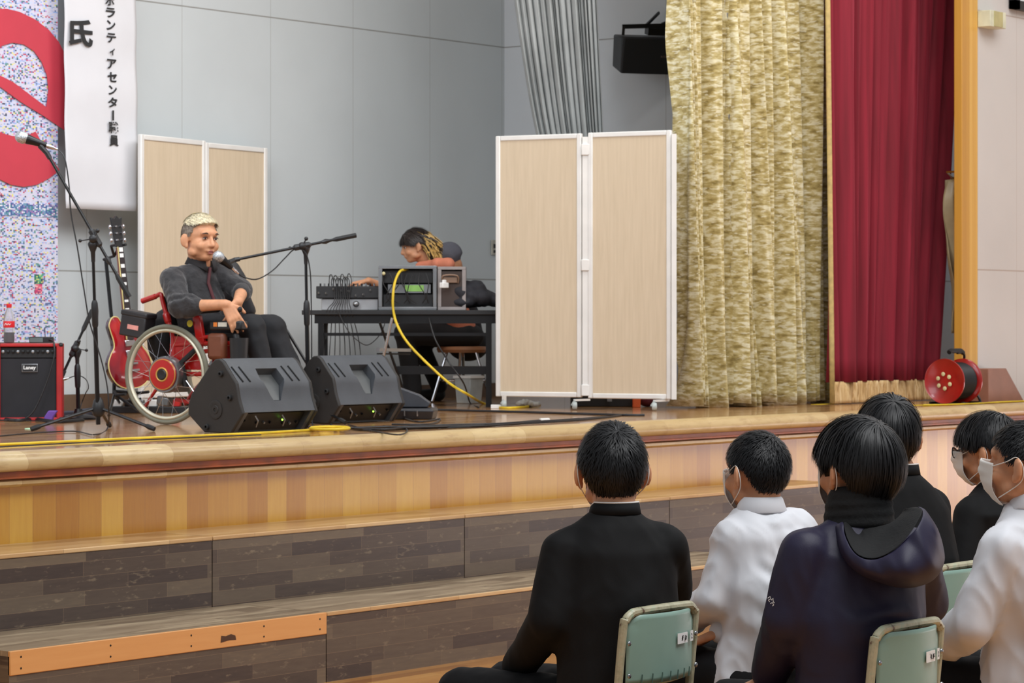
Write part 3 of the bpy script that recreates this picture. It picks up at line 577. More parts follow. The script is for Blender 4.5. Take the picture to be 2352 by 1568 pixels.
# ------------------------------------------------------------------ amplifier, bottle, pedal box
am0 = onZ(66, 966); da = am0.dot(FW)
am0 = P(68, 966, da); am0.z = HS
am = thing('guitar_amplifier', am0, 'red guitar amplifier with black grille cloth at the left edge of the stage', 'amplifier')
Ra = Matrix.Rotation(AZ-pi/2+radians(7), 3, 'Z'); wA, hA, dA = .355, .425, .24
def ap(x, y, z): return am0+Ra @ V((x, y, z))
red_tolex = M('red_tolex', (176, 34, 36), .5, bump=.3, bs=400); grille = M('black_grille_cloth', (38, 38, 42), .85, bump=.3, bs=500)
for nm, c, s_ in (('side_panel', (-wA/2+.009, dA/2, hA/2), (.018, dA, hA)), ('side_panel', (wA/2-.016, dA/2, hA/2), (.032, dA, hA)), ('top_panel', (0, dA/2, hA-.009), (wA, dA, .018)), ('bottom_panel', (0, dA/2, .009), (wA, dA, .018)), ('back_panel', (0, dA-.01, hA/2), (wA-.02, .02, hA-.02))):
    mk(nm, MB().box(ap(*c), s_, Ra), red_tolex, am, bevel=.005)
mk('speaker_grille', MB().box(ap(-.008, .03, .18), (wA-.045, .02, .325), Ra), grille, am)
mk('control_panel', MB().box(ap(-.008, .035, .375), (wA-.045, .02, .055), Ra), black_plastic, am)
for i in range(11): mk('knob', MB().lathe([(.009, 0), (.008, .012), (.002, .014)], ap(-.145+i*.027, .025, .38), Ra @ V((0, -1, 0)), 12), black_metal if i % 3 else grey_metal, am)
for sx in (-1, 1): mk('corner_cap', MB().ell(ap(sx*(wA/2-.008), .008, hA-.008), .013), black_plastic, am); mk('corner_cap', MB().ell(ap(sx*(wA/2-.008), .008, .01), .013), black_plastic, am)
lb = mk('name_badge', MB().box(ap(-.0, .016, .29), (.088, .008, .046), Ra), grey_metal, am, bevel=.002); mk('badge_field', MB().box(ap(0, .011, .29), (.078, .004, .037), Ra), black_plastic, lb)
lt = MB(); write(lt, 'Laney', ap(0, .0085, .29), Ra @ V((1, 0, 0)), UP, .028, .03, (.068, .027)); mk('lettering', lt, white_paint, lb, smooth=0)
bo = ap(-.118, .1, hA); bt = thing('cola_bottle', bo, 'half-empty plastic cola bottle with red cap and red label on the amplifier', 'bottle')
clear = NT('clear_plastic', .08); clear.b.inputs['Transmission Weight'].default_value = .9; clear.b.inputs['IOR'].default_value = 1.2; clear.b.inputs['Base Color'].default_value = (.9, .9, .92, 1)
mk('bottle_body', MB().lathe([(.02, 0), (.029, .004), (.031, .03), (.028, .06), (.031, .085), (.031, .13), (.026, .155), (.013, .19), (.011, .2)], bo+UP*.002, UP, 24), clear.m, bt, smooth=60)
mk('cola', MB().lathe([(.018, 0), (.0275, .004), (.0295, .03), (.0265, .058), (.0005, .058)], bo+UP*.004, UP, 24), M('cola_liquid', (22, 14, 14), .1), bt)
mk('label', MB().lathe([(.0316, .088), (.0322, .09), (.0322, .122), (.0316, .124)], bo, UP, 24), M('red_label', (214, 34, 44), .4), bt)
mk('cap', MB().lathe([(.014, 0), (.015, .002), (.015, .02), (.012, .022)], bo+UP*.198, UP, 20), M('red_cap', (220, 44, 50), .4), bt)
lw = MB(); fwd = -FW; lw.tube(smooth_pts([bo+fwd*.0325+RT*x+UP*z for x, z in ((-.018, .1), (-.012, .112), (-.006, .102), (.002, .11), (.008, .103), (.017, .11))], 4), .0016, 5); mk('label_mark', lw, white_paint, bt)
pd = ap(.06, .1, hA); pk = thing('wireless_receiver', pd, 'small black wireless receiver box with antenna on top of the amplifier', 'receiver box')
mk('housing', MB().box(pd+UP*.02, (.13, .1, .034), Ra), black_plastic, pk, bevel=.004); mk('front_plate', MB().box(pd+UP*.02-FW*.05-RT*.02, (.07, .006, .024), Ra), M('grey_green_plate', (96, 110, 108), .4), pk)
mk('antenna', MB().tube([pd+UP*.03+RT*.02, pd+UP*.09+RT*.018], .002), black_metal, pk)
cable('amplifier_cable', [ap(.1, .06, hA+.02), ap(.13, 0, hA+.01), ap(.135, -.02, .36), ap(.11, -.03, .26), ap(.07, -.04, .15), ap(.02, -.05, .05), ap(-.04, -.06, .006), ap(-.12, -.07, .006), ap(-.25, -.06, .006)], .005, cable_black, 'black cable drooping across the front of the red amplifier to the floor')
cable('floor_cable_bundle', drape([(0, 962), (40, 966), (80, 963), (130, 969), (190, 965)]), .012, cable_black, 'bundle of black cables along the foot of the amplifier')

# ------------------------------------------------------------------ electric guitar on a stand
dg_ = 15.4; G0 = onZ(283, 958); G0 = P(288, 950, dZ(953)); dg_ = G0.dot(FW)
gn = (-FW*.64+RT*.76+UP*.10).normalized(); gy = (P(268, 560, dg_)-P(292, 860, dg_)).normalized(); gx = gy.cross(gn).normalized(); gy = gn.cross(gx).normalized() if gn.cross(gx).dot(gy) > 0 else -gn.cross(gx)
gc = P(292, 812, dg_-.02)
gt = thing('electric_guitar', gc-gy*.2, 'red sunburst electric guitar with block inlays, standing upright behind the wheelchair', 'electric guitar')
def gp(x, y, z): return gc+gx*x+gy*y+gn*z
half = [(0, -.205), (.06, -.2), (.12, -.17), (.16, -.11), (.165, -.05), (.14, .0), (.112, .035), (.108, .075), (.125, .12), (.13, .155), (.1, .195), (.06, .195), (.035, .165), (0, .16)]
left = [(-x, y) for x, y in reversed(half[1:-1])]; left = [(x, y+(.02 if y > .1 else 0)) for x, y in left]
outl = smooth_pts([(x, y, 0) for x, y in half+left+[half[0]]], 4)[:-1]
def gring(k, z, yo=0): return [gp(p[0]*k, p[1]*k, z) for p in outl]
burst = NT('cherry_sunburst_lacquer', .12); v = burst.co('Object', (1, 1, 1)); burst.col(burst.ramp(burst.noise(v, 6, 2), [(.35, (110, 8, 24)), (.6, (168, 22, 30)), (.75, (190, 50, 34))])); burst.b.inputs['Coat Weight'].default_value = 1; burst.b.inputs['Coat Roughness'].default_value = .05
mk('guitar_body', MB().loft([gring(.97, -.02), gring(1, -.014), gring(1, .016)]), M('dark_lacquer', (50, 12, 18), .15, coat=1), gt, smooth=50)
mk('carved_top', MB().loft([gring(.985, .016), gring(.9, .02), gring(.7, .028), gring(.3, .031), gring(.02, .031)]), burst.m, gt, smooth=60)
mk('binding', MB().tube(gring(1.0, .016)+[gring(1, .016)[0]], .0035, 6, False), M('cream_binding', (214, 196, 130), .4), gt)
mk('neck', MB().loft([[gp(x, y, z) for x, z in ((-w_, .036), (-w_*.8, .018), (0, .012), (w_*.8, .018), (w_, .036))] for y, w_ in ((.08, .029), (.62, .021))]), M('neck_wood', (120, 60, 36), .3), gt)
mk('fretboard', MB().loft([[gp(x, y, z) for x, z in ((-w_, .037), (w_, .037), (w_, .042), (-w_, .042))] for y, w_ in ((.08, .029), (.625, .0215))]), M('ebony', (44, 36, 38), .4), gt)
mk('neck_binding', MB().bar(gp(-.028, .08, .041), gp(-.0215, .625, .041), .004, .006, gn), bpy.data.materials['cream_binding'], gt)
y = .625
for i, fr_ in enumerate((0, 1, 3, 5, 7, 9, 12, 15, 17)):
    a = .625-.62*(1-2**(-(fr_)/12)); b = .625-.62*(1-2**(-(fr_+1)/12)); c = (a+b)/2; hw = .0145
    mk('inlay', MB().loft([[gp(x, c-(a-b)*.36, z) for x, z in ((-hw, .0423), (hw, .0423), (hw, .0433), (-hw, .0433))], [gp(x, c+(a-b)*.36, z) for x, z in ((-hw, .0423), (hw, .0423), (hw, .0433), (-hw, .0433))]]), white_paint, gt)
mk('headstock', MB().prism([(-.022, 0), (-.032, .05), (-.036, .13), (-.044, .175), (-.02, .165), (0, .185), (.02, .165), (.044, .175), (.036, .13), (.032, .05), (.022, 0)], gp(0, .625, .02), gx, gy, gn, .014), black_plastic, gt, bevel=.002)
for sx in (-1, 1):
    for i in range(3): mk('tuning_peg', MB().ell(gp(sx*.052, .665+i*.04, .026), (.009, .009, .013)).tube([gp(sx*.03, .665+i*.04, .026), gp(sx*.05, .665+i*.04, .026)], .003).lathe([(.006, 0), (.005, .016)], gp(sx*.02, .665+i*.04, .034), gn, 10), chrome, gt)
mk('bridge', MB().box(gp(0, -.06, .036), (.08, .012, .012), Matrix((gx, gy, gn)).transposed()).box(gp(0, -.1, .036), (.09, .012, .014), Matrix((gx, gy, gn)).transposed()), chrome, gt)
for yy in (0.0, .06): mk('pickup', MB().box(gp(0, yy, .034), (.075, .036, .012), Matrix((gx, gy, gn)).transposed()), chrome, gt, bevel=.003)
gs = thing('guitar_stand', G0, 'black tubular stand holding the sunburst guitar by its neck', 'guitar stand')
gk = gp(0, .63, -.02)
mk('upright', MB().tube([P(262, 905, dg_+.1), P(263, 800, dg_+.12), P(243, 596, dg_+.14)], .011), black_metal, gs)
mk('neck_yoke', MB().tube([P(238, 596, dg_+.14), P(262, 588, dg_+.05), gp(-.035, .635, .0), gp(-.036, .635, .04)], .008).tube([P(262, 588, dg_+.05), gp(.035, .635, .0), gp(.036, .635, .05)], .008), black_rubber, gs)
mk('cradle', MB().tube([P(262, 898, dg_+.1), gp(-.09, -.235, -.03), gp(-.09, -.235, .05)], .009).tube([P(262, 898, dg_+.1), gp(.09, -.235, -.03), gp(.09, -.235, .05)], .009), black_rubber, gs)
for q in (onZ(250, 958), onZ(330, 955), onZ(285, 946)): mk('leg', MB().tube([P(263, 905, dg_+.1), q+UP*.01], .009), black_metal, gs)

# ------------------------------------------------------------------ stage monitor wedges
wedge_pl = M('monitor_grey_black', (72, 75, 80), .42, var=.06, bump=.15, bs=200); side_pl = M('monitor_side_black', (40, 37, 35), .6, var=.06, bump=.2, bs=200)
PR = [(0, 0), (-.078, .10), (-.062, .14), (-.05, .175), (-.043, .21), (-.035, .243), (.05, .345), (.075, .36), (.105, .357), (.134, .335), (.262, .19), (.283, .14), (.285, .09), (.176, 0)]
def wedge(x0, y0, w_, label):
    t = thing('stage_monitor', (x0+w_/2, y0+.1, HS), label, 'stage monitor', group='black wedge monitors along the stage edge')
    ex, ey, en = V((0, 1, 0)), UP, V((1, 0, 0))
    def q(x, y, z): return V((x0+x, y0+y, HS+z))
    body = MB().prism([(y, z+.004) for y, z in PR], (x0+.02, y0, HS), ex, ey, en, w_-.04)
    rec = MB().prism([(-.2, .104), (-.03, .102), (.03, .0125), (.03, -.05), (-.2, -.05)], (x0+.045, y0, HS), ex, ey, en, w_-.09)
    hd = MB().loft([[q(w_/2+sx*a, -.035+u*.085+dy, .243+u*.102+dz) for sx, a, u in ((-1, .075, .72), (1, .075, .72), (1, .085, .2), (.45, .055, -.55), (-.45, .055, -.55), (-1, .085, .2))] for dy, dz in ((-.05, .04), (.045, -.05))])
    mk('cabinet', carve(body, [rec, hd]), wedge_pl, t, smooth=30)
    mk('handle_recess', MB().loft([[q(w_/2+sx*a, -.035+u*.085+.03, .243+u*.102-.034) for sx, a, u in ((-1, .074, .72), (1, .074, .72), (1, .084, .2), (.45, .054, -.5), (-.45, .054, -.5), (-1, .084, .2))] for dy in (0,)]*1+[[q(w_/2+sx*a, -.035+u*.085+.036, .243+u*.102-.04) for sx, a, u in ((-1, .074, .72), (1, .074, .72), (1, .084, .2), (.45, .054, -.5), (-.45, .054, -.5), (-1, .084, .2))]]), M('recess_grey', (90, 92, 92), .5) if 'recess_grey' not in bpy.data.materials else bpy.data.materials['recess_grey'], t)
    for sx in (0, 1):
        xx = 0 if sx == 0 else w_-.02
        c = V((.11, .17)); pr2 = [(c.x+(y-c.x)*1.03, max(.002, c.y+(z-c.y)*1.02)) for y, z in PR]
        mk('side_cheek', MB().prism(pr2, (x0+xx, y0, HS), ex, ey, en, .02), side_pl, t, bevel=.006, smooth=25)
    for sx, dirx in ((0, -1), (w_, 1)):
        mk('pole_mount', MB().lathe([(.046, 0), (.046, .004), (.04, .005), (.022, .003), (.02, .006), (.009, .006), (.009, .002)], q(sx, .10, .115), (dirx, 0, 0), 28), side_pl, t, smooth=30)
        for (y, z) in ((.0, .175), (.155, .03), (.06, .29)): mk('rubber_foot', MB().lathe([(.014, -.004), (.014, .012), (.010, .014), (.007, .014), (.007, .002)], q(sx, y, z), (dirx, 0, 0), 16), black_rubber, t)
    for dx in (-.215, -.165, .135, .185):
        a = q(w_/2+dx, -.034, .246+.004); b = q(w_/2+dx-.02, .028, .320+.004); mk('slot', MB().bar(a, b, .007, .006, (0, -.76, .64)), M('slot_black', (10, 10, 10), .9) if 'slot_black' not in bpy.data.materials else bpy.data.materials['slot_black'], t)
    # control panel under the lip
    mk('control_panel', MB().bar(q(w_/2, .0, .012), q(w_/2, -.045, .098), w_-.1, .004, (1, 0, 0)) if False else MB().loft([[q(.05, -.036, .096), q(w_-.05, -.036, .096), q(w_-.05, -.032, .098), q(.05, -.032, .098)], [q(.05, .02, .014), q(w_-.05, .02, .014), q(w_-.05, .024, .016), q(.05, .024, .016)]]), black_plastic, t)
    r = random.Random(int(x0*100))
    for i in range(9):
        xx = .08+i*(w_-.16)/8; k = r.uniform(.25, .7); c = q(xx, -.038+k*.056, .096-k*.08)
        if i % 4 == 1: mk('handle_bar', MB().tube([q(xx, -.045, .085), q(xx+.012, -.052, .06), q(xx+.02, -.03, .03)], .004), grey_metal, t)
        else: mk('control_knob', MB().lathe([(.007, 0), (.006, .01)], c, (0, -.82, -.5), 10), grey_metal if i % 2 else black_metal, t)
    for xx in (.03, w_-.035): mk('sticker', MB().bar(q(xx, -.058, .094), q(xx+.004, -.022, .04), .012, .003, (0, -1, -.5)), white_paint, t)
    led = NT('green_led'); led.b.inputs['Emission Color'].default_value = (.3, 1, .05, 1); led.b.inputs['Emission Strength'].default_value = 4
    mk('power_light', MB().ell(q(w_*.62, -.03, .06), .0045), led.m, t)
    return t
w1p = onZ(529, 996); w2p = onZ(752, 974)
wedge(w1p.x, w1p.y, .54, 'large wedge-shaped stage monitor nearest the wheelchair, closest to the stage edge')
wedge(w2p.x, w2p.y, .54, 'second wedge-shaped stage monitor, just right of the first one')
# dark pedal case behind the second monitor
b = onZ(952, 962); cs = thing('pedal_case', b, 'low dark grey sloping case on the floor right of the second monitor', 'case')
def cq(x, y, z): return b+RT*x+FW*y+UP*z
mk('lower_tray', MB().loft([[cq(-.13, -.1, .0), cq(.10, -.1, 0), cq(.12, .12, 0), cq(-.13, .12, 0)], [cq(-.15, -.12, .05), cq(.11, -.12, .05), cq(.13, .14, .05), cq(-.15, .14, .05)], [cq(-.15, -.11, .062), cq(.09, -.11, .062), cq(.12, .13, .062), cq(-.15, .13, .062)]]), M('pedal_black', (40, 41, 46), .4), cs, bevel=.006)
mk('sloped_lid', MB().prism([(-.15, .065), (.075, .065), (.09, .09), (.03, .135), (-.15, .2)], b-FW*.02, RT, UP, FW, .14), M('pedal_grey', (66, 68, 74), .5), cs, bevel=.006)
for dx in (-.05, .02): mk('latch', MB().bar(cq(dx, -.125, .02), cq(dx, -.125, .05), .006, .006), chrome, cs)

# ------------------------------------------------------------------ floor cables, tape
cable('yellow_edge_cable', drape([(-60, 1025), (0, 1021), (150, 1014), (300, 1007), (450, 1001), (620, 993), (720, 987), (800, 983)]), .007, cable_yellow, 'yellow cable running along the stage edge at left')
cable('dark_edge_cable', drape([(-60, 1029), (0, 1026), (150, 1018), (300, 1011), (450, 1004), (600, 998)]), .003, cable_black, 'thin dark cable just in front of the yellow edge cable')
t = thing('yellow_cable_coil', onZ(750, 984), 'small heap of bright yellow cable in front of the second monitor', 'cable coil')
r = random.Random(4)
for i in range(4): mk('loop', MB().tube(smooth_pts([onZ(750+cos(a)*(24+i*7)+(i-1.5)*5, 983+sin(a)*3.2, HS+.008+.006*i) for a in [k*pi/5+i for k in range(10)]]+[onZ(750+cos(i)*(24+i*7)+(i-1.5)*5, 983+sin(i)*3.2, HS+.008+.006*i)], 3), .007), cable_yellow, t)
top('yellow_tape', MB().bar(onZ(1870, 929)+UP*.001, onZ(1935, 926)+UP*.001, .05, .002), M('yellow_tape_mat', (226, 196, 48), .4), 'strip of yellow tape on the floor at the foot of the olive curtain', 'tape')
top('yellow_tape', MB().bar(onZ(2085, 931)+UP*.001, onZ(2150, 929)+UP*.001, .07, .002), bpy.data.materials['yellow_tape_mat'], 'strip of yellow tape on the stage edge in front of the cable reel', 'tape')
cable('yellow_tail_cable', drape([(2120, 930), (2180, 929), (2250, 926), (2300, 923), (2352, 921), (2420, 918)]), .006, cable_yellow, 'yellow cable along the stage edge at the far right')
cb = thing('black_cable_bundle', onZ(1000, 980), 'bundle of black cables snaking along the stage edge from the monitors to the screens', 'cable bundle')
for i, off in enumerate((0, 1.5, 3.2, 5)):
    r = random.Random(i)
    mk('strand', MB().tube(smooth_pts([onZ(x, y-off*.9+r.uniform(-1, 1), HS+.006+.003*i) for x, y in ((700+i*20, 979), (780, 981+i*2), (850+i*12, 985+r.uniform(-3, 5)), (930, 984), (1000, 982), (1060, 980), (1150, 976), (1240, 970), (1330, 964), (1395, 957), (1440, 951))][:11-i], 6), .0055, 6), cable_black, cb)
mk('white_plug', MB().tube([onZ(1241, 968)+UP*.008, onZ(1260, 967)+UP*.008], .01), white_paint, cb)
cable('looped_cable', drape([(800, 975), (860, 990), (915, 998), (935, 990), (925, 982), (880, 978)]), .004, cable_black, 'black cable loop lying over the stage edge beside the second monitor')
cable('backline_cable', drape([(900, 940), (1000, 941), (1080, 943), (1200, 946), (1330, 950), (1440, 953), (1480, 953)]), .008, cable_black, 'black cable on the stage floor in front of the folding screen')
cable('coiled_cable', drape([(700, 965), (760, 950), (830, 962), (900, 955), (960, 968), (1010, 962), (985, 974), (900, 974)]), .005, cable_black, 'tangled black cable behind the second monitor')

# ------------------------------------------------------------------ people: heads, hair, hands
def frame(c, fwd, up=UP, s=1.0):
    f = V(fwd).normalized(); r = f.cross(V(up)).normalized(); u = r.cross(f)
    Mx = Matrix((r*s, f*s, u*s)).transposed().to_4x4(); Mx.translation = V(c); return Mx
def hell(mb, Mx, c, r, R=None):     # ellipsoid in a local frame
    t = MB().ell(c, r, R, 16, 10); t.xf(Mx); mb.add(t.v, t.f)
def hcap(mb, Mx, a, b, ra, rb):
    t = MB().cap(a, b, ra, rb, 12); t.xf(Mx); mb.add(t.v, t.f)
def head_parts(mb, Mx, neck=None, nr=.052, jaw=1.0):
    hell(mb, Mx, (0, -.012, .022), (.073, .091, .086)); hell(mb, Mx, (0, .022, -.03), (.062*jaw, .066, .072))
    hell(mb, Mx, (0, .05, -.078), (.034*jaw, .030, .024)); hell(mb, Mx, (0, .066, .03), (.050, .022, .022))
    for s in (-1, 1):
        hell(mb, Mx, (s*.036, .06, -.03), (.026, .020, .024)); hell(mb, Mx, (s*.047*jaw, .012, -.062), (.02, .035, .022))
        hell(mb, Mx, (s*.087, -.010, -.010), (.008, .021, .034), Matrix.Rotation(s*.7, 3, 'Z')); hell(mb, Mx, (s*.080, .0, -.036), (.007, .012, .015))
    hcap(mb, Mx, (0, .082, .012), (0, .098, -.024), .008, .012); hell(mb, Mx, (.010, .088, -.028), (.009, .009, .008)); hell(mb, Mx, (-.010, .088, -.028), (.009, .009, .008))
    hell(mb, Mx, (0, .078, -.052), (.024, .014, .012))
    b = Mx @ V((0, -.022, -.05))
    if neck is None: neck = Mx @ V((0, -.04, -.15))
    mb.cap(b, neck, nr, nr*1.12)
HC, HR = V((0, -.010, .020)), V((.079, .098, .094))
def inscalp(n, st):
    az = math.atan2(n.x, n.y); a = abs(az)   # 0 = front
    pts = st; 
    for i in range(len(pts)-1):
        if a <= pts[i+1][0]:
            k = (a-pts[i][0])/(pts[i+1][0]-pts[i][0]); return n.z-(pts[i][1]*(1-k)+pts[i+1][1]*k)
    return n.z-pts[-1][1]
SHORT = [(0, .50), (.6, .42), (1.05, .18), (1.25, -.15), (1.45, -.15), (1.58, .02), (1.75, -.08), (2.0, -.50), (2.35, -.86), (3.2, -.92)]
BOWL = [(0, .10), (.6, .05), (1.05, -.05), (1.3, -.22), (1.5, -.02), (1.75, -.06), (2.05, -.60), (2.6, -.88), (3.2, -.88)]
def hair(Mx, seed, st=SHORT, length=.035, lift=.35, count=1800, wd=.0022, thick=.004, whorl=(.12, -.62, .78), fall=0.0, region=None, K=5, jit=.25, capm=.08):
    r = random.Random(seed); mb = MB(); wv_ = V(whorl).normalized()
    t = MB().ell((0, 0, 0), 1, None, 40, 28); vs = []
    for p in t.v:
        n = p.normalized(); k = inscalp(n, st); kk = min(max((k+capm)/.06, 0), 1)
        if region and not region(n): kk = 0
        sc = (.80+(.20+thick/.09)*kk); vs.append(Mx @ (HC+V((n.x*HR.x, n.y*HR.y, n.z*HR.z))*sc))
    mb.add(vs, t.f); made = 0; tries = 0
    while made < count and tries < count*8:
        tries += 1; n = V((r.gauss(0, 1), r.gauss(0, 1), r.gauss(0, 1))).normalized()
        if inscalp(n, st) < .0 or (region and not region(n)): continue
        made += 1; pts = []; L = length*r.uniform(.75, 1.2); d = (n-wv_*1.0); d = d-n*d.dot(n)
        if d.length < .05: d = V((r.gauss(0, 1), r.gauss(0, 1), 0)); d = d-n*d.dot(n)
        d.normalize(); sw = n.cross(d); d = (d+sw*r.gauss(.15, jit)).normalized(); q = n.copy(); h = 0; lf = lift*r.uniform(.4, 1.3)
        for i in range(K+1):
            k = i/K; off = 1+thick/.09+lf*(L/.09)*k*(1-.35*k)
            pts.append(HC+V((q.x*HR.x, q.y*HR.y, q.z*HR.z))*off)
            dd = d+V((0, 0, -fall*k)); dd = dd-q*dd.dot(q)
            if dd.length > 1e-4: dd.normalize()
            q = (q+dd*(L/K/.09)).normalized(); d = dd
            if inscalp(q, st) < -.10: 
                if i < 1: pts.append(pts[-1]+V((0, 0, -.004)))
                break
        if len(pts) < 2: continue
        m = len(pts); side = (pts[1]-pts[0]).cross(n)
        if side.length < 1e-7: continue
        side.normalize(); vv = []
        for i, p in enumerate(pts):
            w2 = wd*(1-i/(m-1))**.6+.0002; vv += [Mx @ (p-side*w2), Mx @ (p+side*w2)]
        mb.add(vv, [(2*i, 2*i+1, 2*i+3, 2*i+2) for i in range(m-1)])
    return mb
hair_black = NT('black_hair', .48, spec=.35); v = hair_black.co(); hair_black.col(hair_black.ramp(hair_black.noise(v, 60, 3), [(.3, (10, 10, 12)), (.7, (22, 22, 25))])); hair_black = hair_black.m
def hand(mb, wrist, dirv, palm, s=1.0, curl=.5, side=1, spread=.12):
    """mb gets palm, four fingers and a thumb; dirv: towards fingertips, palm: palm normal"""
    d = V(dirv).normalized(); pn = V(palm); pn = (pn-d*pn.dot(d)).normalized(); x = d.cross(pn)*side; w_ = V(wrist)
    Lp = .085*s
    for k in (-1, -.33, .33, 1): mb.cap(w_+x*k*.014*s, w_+d*Lp+x*k*.027*s, .015*s, .0115*s, 10)
    tips = []
    for i, (k, L) in enumerate(((1, .068), (.33, .078), (-.33, .073), (-1, .058))):
        b = w_+d*Lp*.96+x*k*.028*s; a = 0.15*curl; p = b; dd = (d+x*k*spread).normalized(); r0 = .0092*s
        for j, f in enumerate((.45, .32, .23)):
            a = (.35+.55*j)*curl; q = p+(dd*cos(a)+pn*sin(a))*L*f*s; mb.cap(p, q, r0, r0*.92, 9); r0 *= .92; p = q
        tips.append(p)
    tb = w_+d*.022*s+x*.026*s; t1 = tb+(d*.6+x*.7+pn*.25).normalized()*.04*s; t2 = t1+(d*.85+x*.25+pn*.35*max(curl, .3)).normalized()*.03*s
    mb.cap(w_+d*.02*s+x*.01*s, tb, .016*s, .013*s, 9); mb.cap(tb, t1, .012*s, .0105*s, 9); mb.cap(t1, t2, .0105*s, .0088*s, 9)
    return tips
def eye_set(Mx, person, dy=0.0):
    for sx in (-1, 1):
        c = V((sx*.031, .0725+dy, .006)); m = MB().ell((0, 0, 0), (.0125, .006, .0052), None, 16, 10); m.xf(Matrix.Translation(c)); m.xf(Mx)
        e = mk('eye', m, bpy.data.materials.get('eye_white') or M('eye_white', (214, 206, 200), .3), person)
        m = MB().ell((0, 0, 0), (.0052, .003, .005), None, 12, 8); m.xf(Matrix.Translation(c+V((0, .005, 0)))); m.xf(Mx); mk('iris', m, bpy.data.materials.get('iris_dark') or M('iris_dark', (30, 20, 16), .2), e)
        m = MB().tube([c+V((-.014, .004, .002)), c+V((-.007, .0075, .0062)), c+V((.004, .008, .0066)), c+V((.014, .003, .001))], [.0015, .0022, .0022, .0015], 6); m.xf(Mx); mk('eyelid', m, bpy.data.materials.get('lid_dark') or M('lid_dark', (70, 44, 34), .5), e)
        m = MB().tube([c+V((-sx*.015, .009, .021)), c+V((0, .013, .026)), c+V((sx*.018, .002, .021))], [.0028, .0034, .0015], 6); m.xf(Mx); mk('eyebrow', m, bpy.data.materials.get('brow_hair') or M('brow_hair', (66, 52, 44), .8), person)

# ------------------------------------------------------------------ wheelchair
def dv(th): return RT*cos(radians(th))-FW*sin(radians(th))
cf = dv(27); cr = cf.cross(UP).normalized()        # chair facing, chair's right hand side (towards the camera)
if cr.dot(FW) > 0: cr = -cr
wc = P(383, 860, 14.29); wc.z = HS+.266
root = wc-cr*.28; root.z = HS
wch = thing('wheelchair', root, 'red wheelchair with large spoked wheels and electric hub, carrying the seated man', 'wheelchair')
def cp(x, y, z): return root+cr*x+cf*y+UP*z
tyre = M('grey_tyre', (118, 116, 100), .7); rim = M('cream_rim', (206, 200, 178), .4, .2)
gold_m = M('gold_ring', (206, 160, 80), .35, .3)
for sx in (1, -1):
    c = cp(sx*.28, 0, .266); wf = mk('wheel', MB().torus(c, cr, .252, .0135, 72, 10), tyre, wch, smooth=60)
    mk('rim', MB().torus(c, cr, .233, .010, 72, 8, 1.4), rim, wf, smooth=60)
    mk('push_rim', MB().torus(c+cr*sx*.03, cr, .222, .006, 60, 8), rim, wf, smooth=60) if False else None
    a1 = cr.orthogonal().normalized(); a2 = cr.cross(a1); 
    for i in range(28):
        a = 2*pi*i/28; hb = a+(.55 if i % 2 else -.55); off = (.028 if (i//2) % 2 else -.03)*sx
        mk('spoke', MB().tube([c+cr*off+(a1*cos(hb)+a2*sin(hb))*.075, c+(a1*cos(a)+a2*sin(a))*.232], .0013, 5), chrome, wf)
    hub = mk('hub', MB().lathe([(.04, -.055), (.09, -.045), (.098, -.02), (.098, .02), (.094, .03), (.01, .03)], c, cr*sx, 40), grey_metal, wch, smooth=40)
    mk('hub_disc', MB().lathe([(.01, .03), (.080, .03), (.084, .036), (.077, .043), (.04, .046), (.01, .046)], c, cr*sx, 40), red_paint, hub, smooth=40)
    mk('hub_ring', MB().torus(c+cr*sx*.046, cr, .034, .0045, 36, 8).torus(c+cr*sx*.040, cr, .079, .0028, 48, 6), gold_m, hub)
    mk('hub_cap', MB().lathe([(.001, .046), (.001, .05), (.024, .052), (.030, .046)], c, cr*sx, 30), black_plastic, hub)
# frame
def rt(pts, r=.0125, nm='frame_tube', mat=None, par=None): return mk(nm, MB().tube(smooth_pts([cp(*p) for p in pts], 4), r, 10), mat or red_paint, par or wch, smooth=60)
for x in (.21, -.21):
    rt([(x, -.20, .655), (x, -.12, .68), (x, -.085, .69), (x, -.07, .64), (x, -.01, .46), (x, .0, .30)], nm='back_post')
    mk('push_handle', MB().tube([cp(x, -.205, .655), cp(x, -.12, .68)], .0155, 10), red_paint, wch)
    mk('back_joint', MB().cap(cp(x, -.05, .58), cp(x, -.04, .55), .02, .02), red_paint, wch)
    rt([(x, -.02, .42), (x, .2, .43), (x, .36, .43), (x, .42, .40), (x, .50, .22), (x, .55, .10)], nm='side_tube')
    rt([(x, .0, .27), (x, .2, .27), (x, .34, .30), (x, .38, .41)], nm='lower_tube')
    mk('arm_post', MB().bar(cp(x, .145, .575), cp(x, .175, .42), .028, .05), red_paint, wch, bevel=.006)
    mk('armrest', MB().cap(cp(x, .02, .60), cp(x, .27 if x > 0 else .14, .615 if x > 0 else .59), .022, .022), black_rubber, wch)
    mk('side_guard', MB().prism([(-.04, .29), (.17, .29), (.19, .46), (-.02, .47)], root+cr*(x-.004), cf, UP, cr, .008), red_paint, wch, bevel=.003)
    mk('footplate', MB().bar(cp(x*.9, .50, .09), cp(x*.25, .52, .09), .14, .012), black_plastic, wch, bevel=.004)
    ck = mk('caster', MB().lathe([(.02, -.014), (.058, -.013), (.064, 0), (.058, .013), (.02, .014)], cp(x, .36, .065), cr, 24), black_rubber, wch, smooth=50)
    mk('caster_fork', MB().bar(cp(x+.025, .36, .06), cp(x+.018, .34, .2), .02, .01).bar(cp(x-.025, .36, .06), cp(x-.018, .34, .2), .02, .01), red_paint, ck)
    rt([(x, -.01, .30), (x*.9, -.14, .17), (x*.9, -.20, .09)], .009, 'anti_tip_tube')
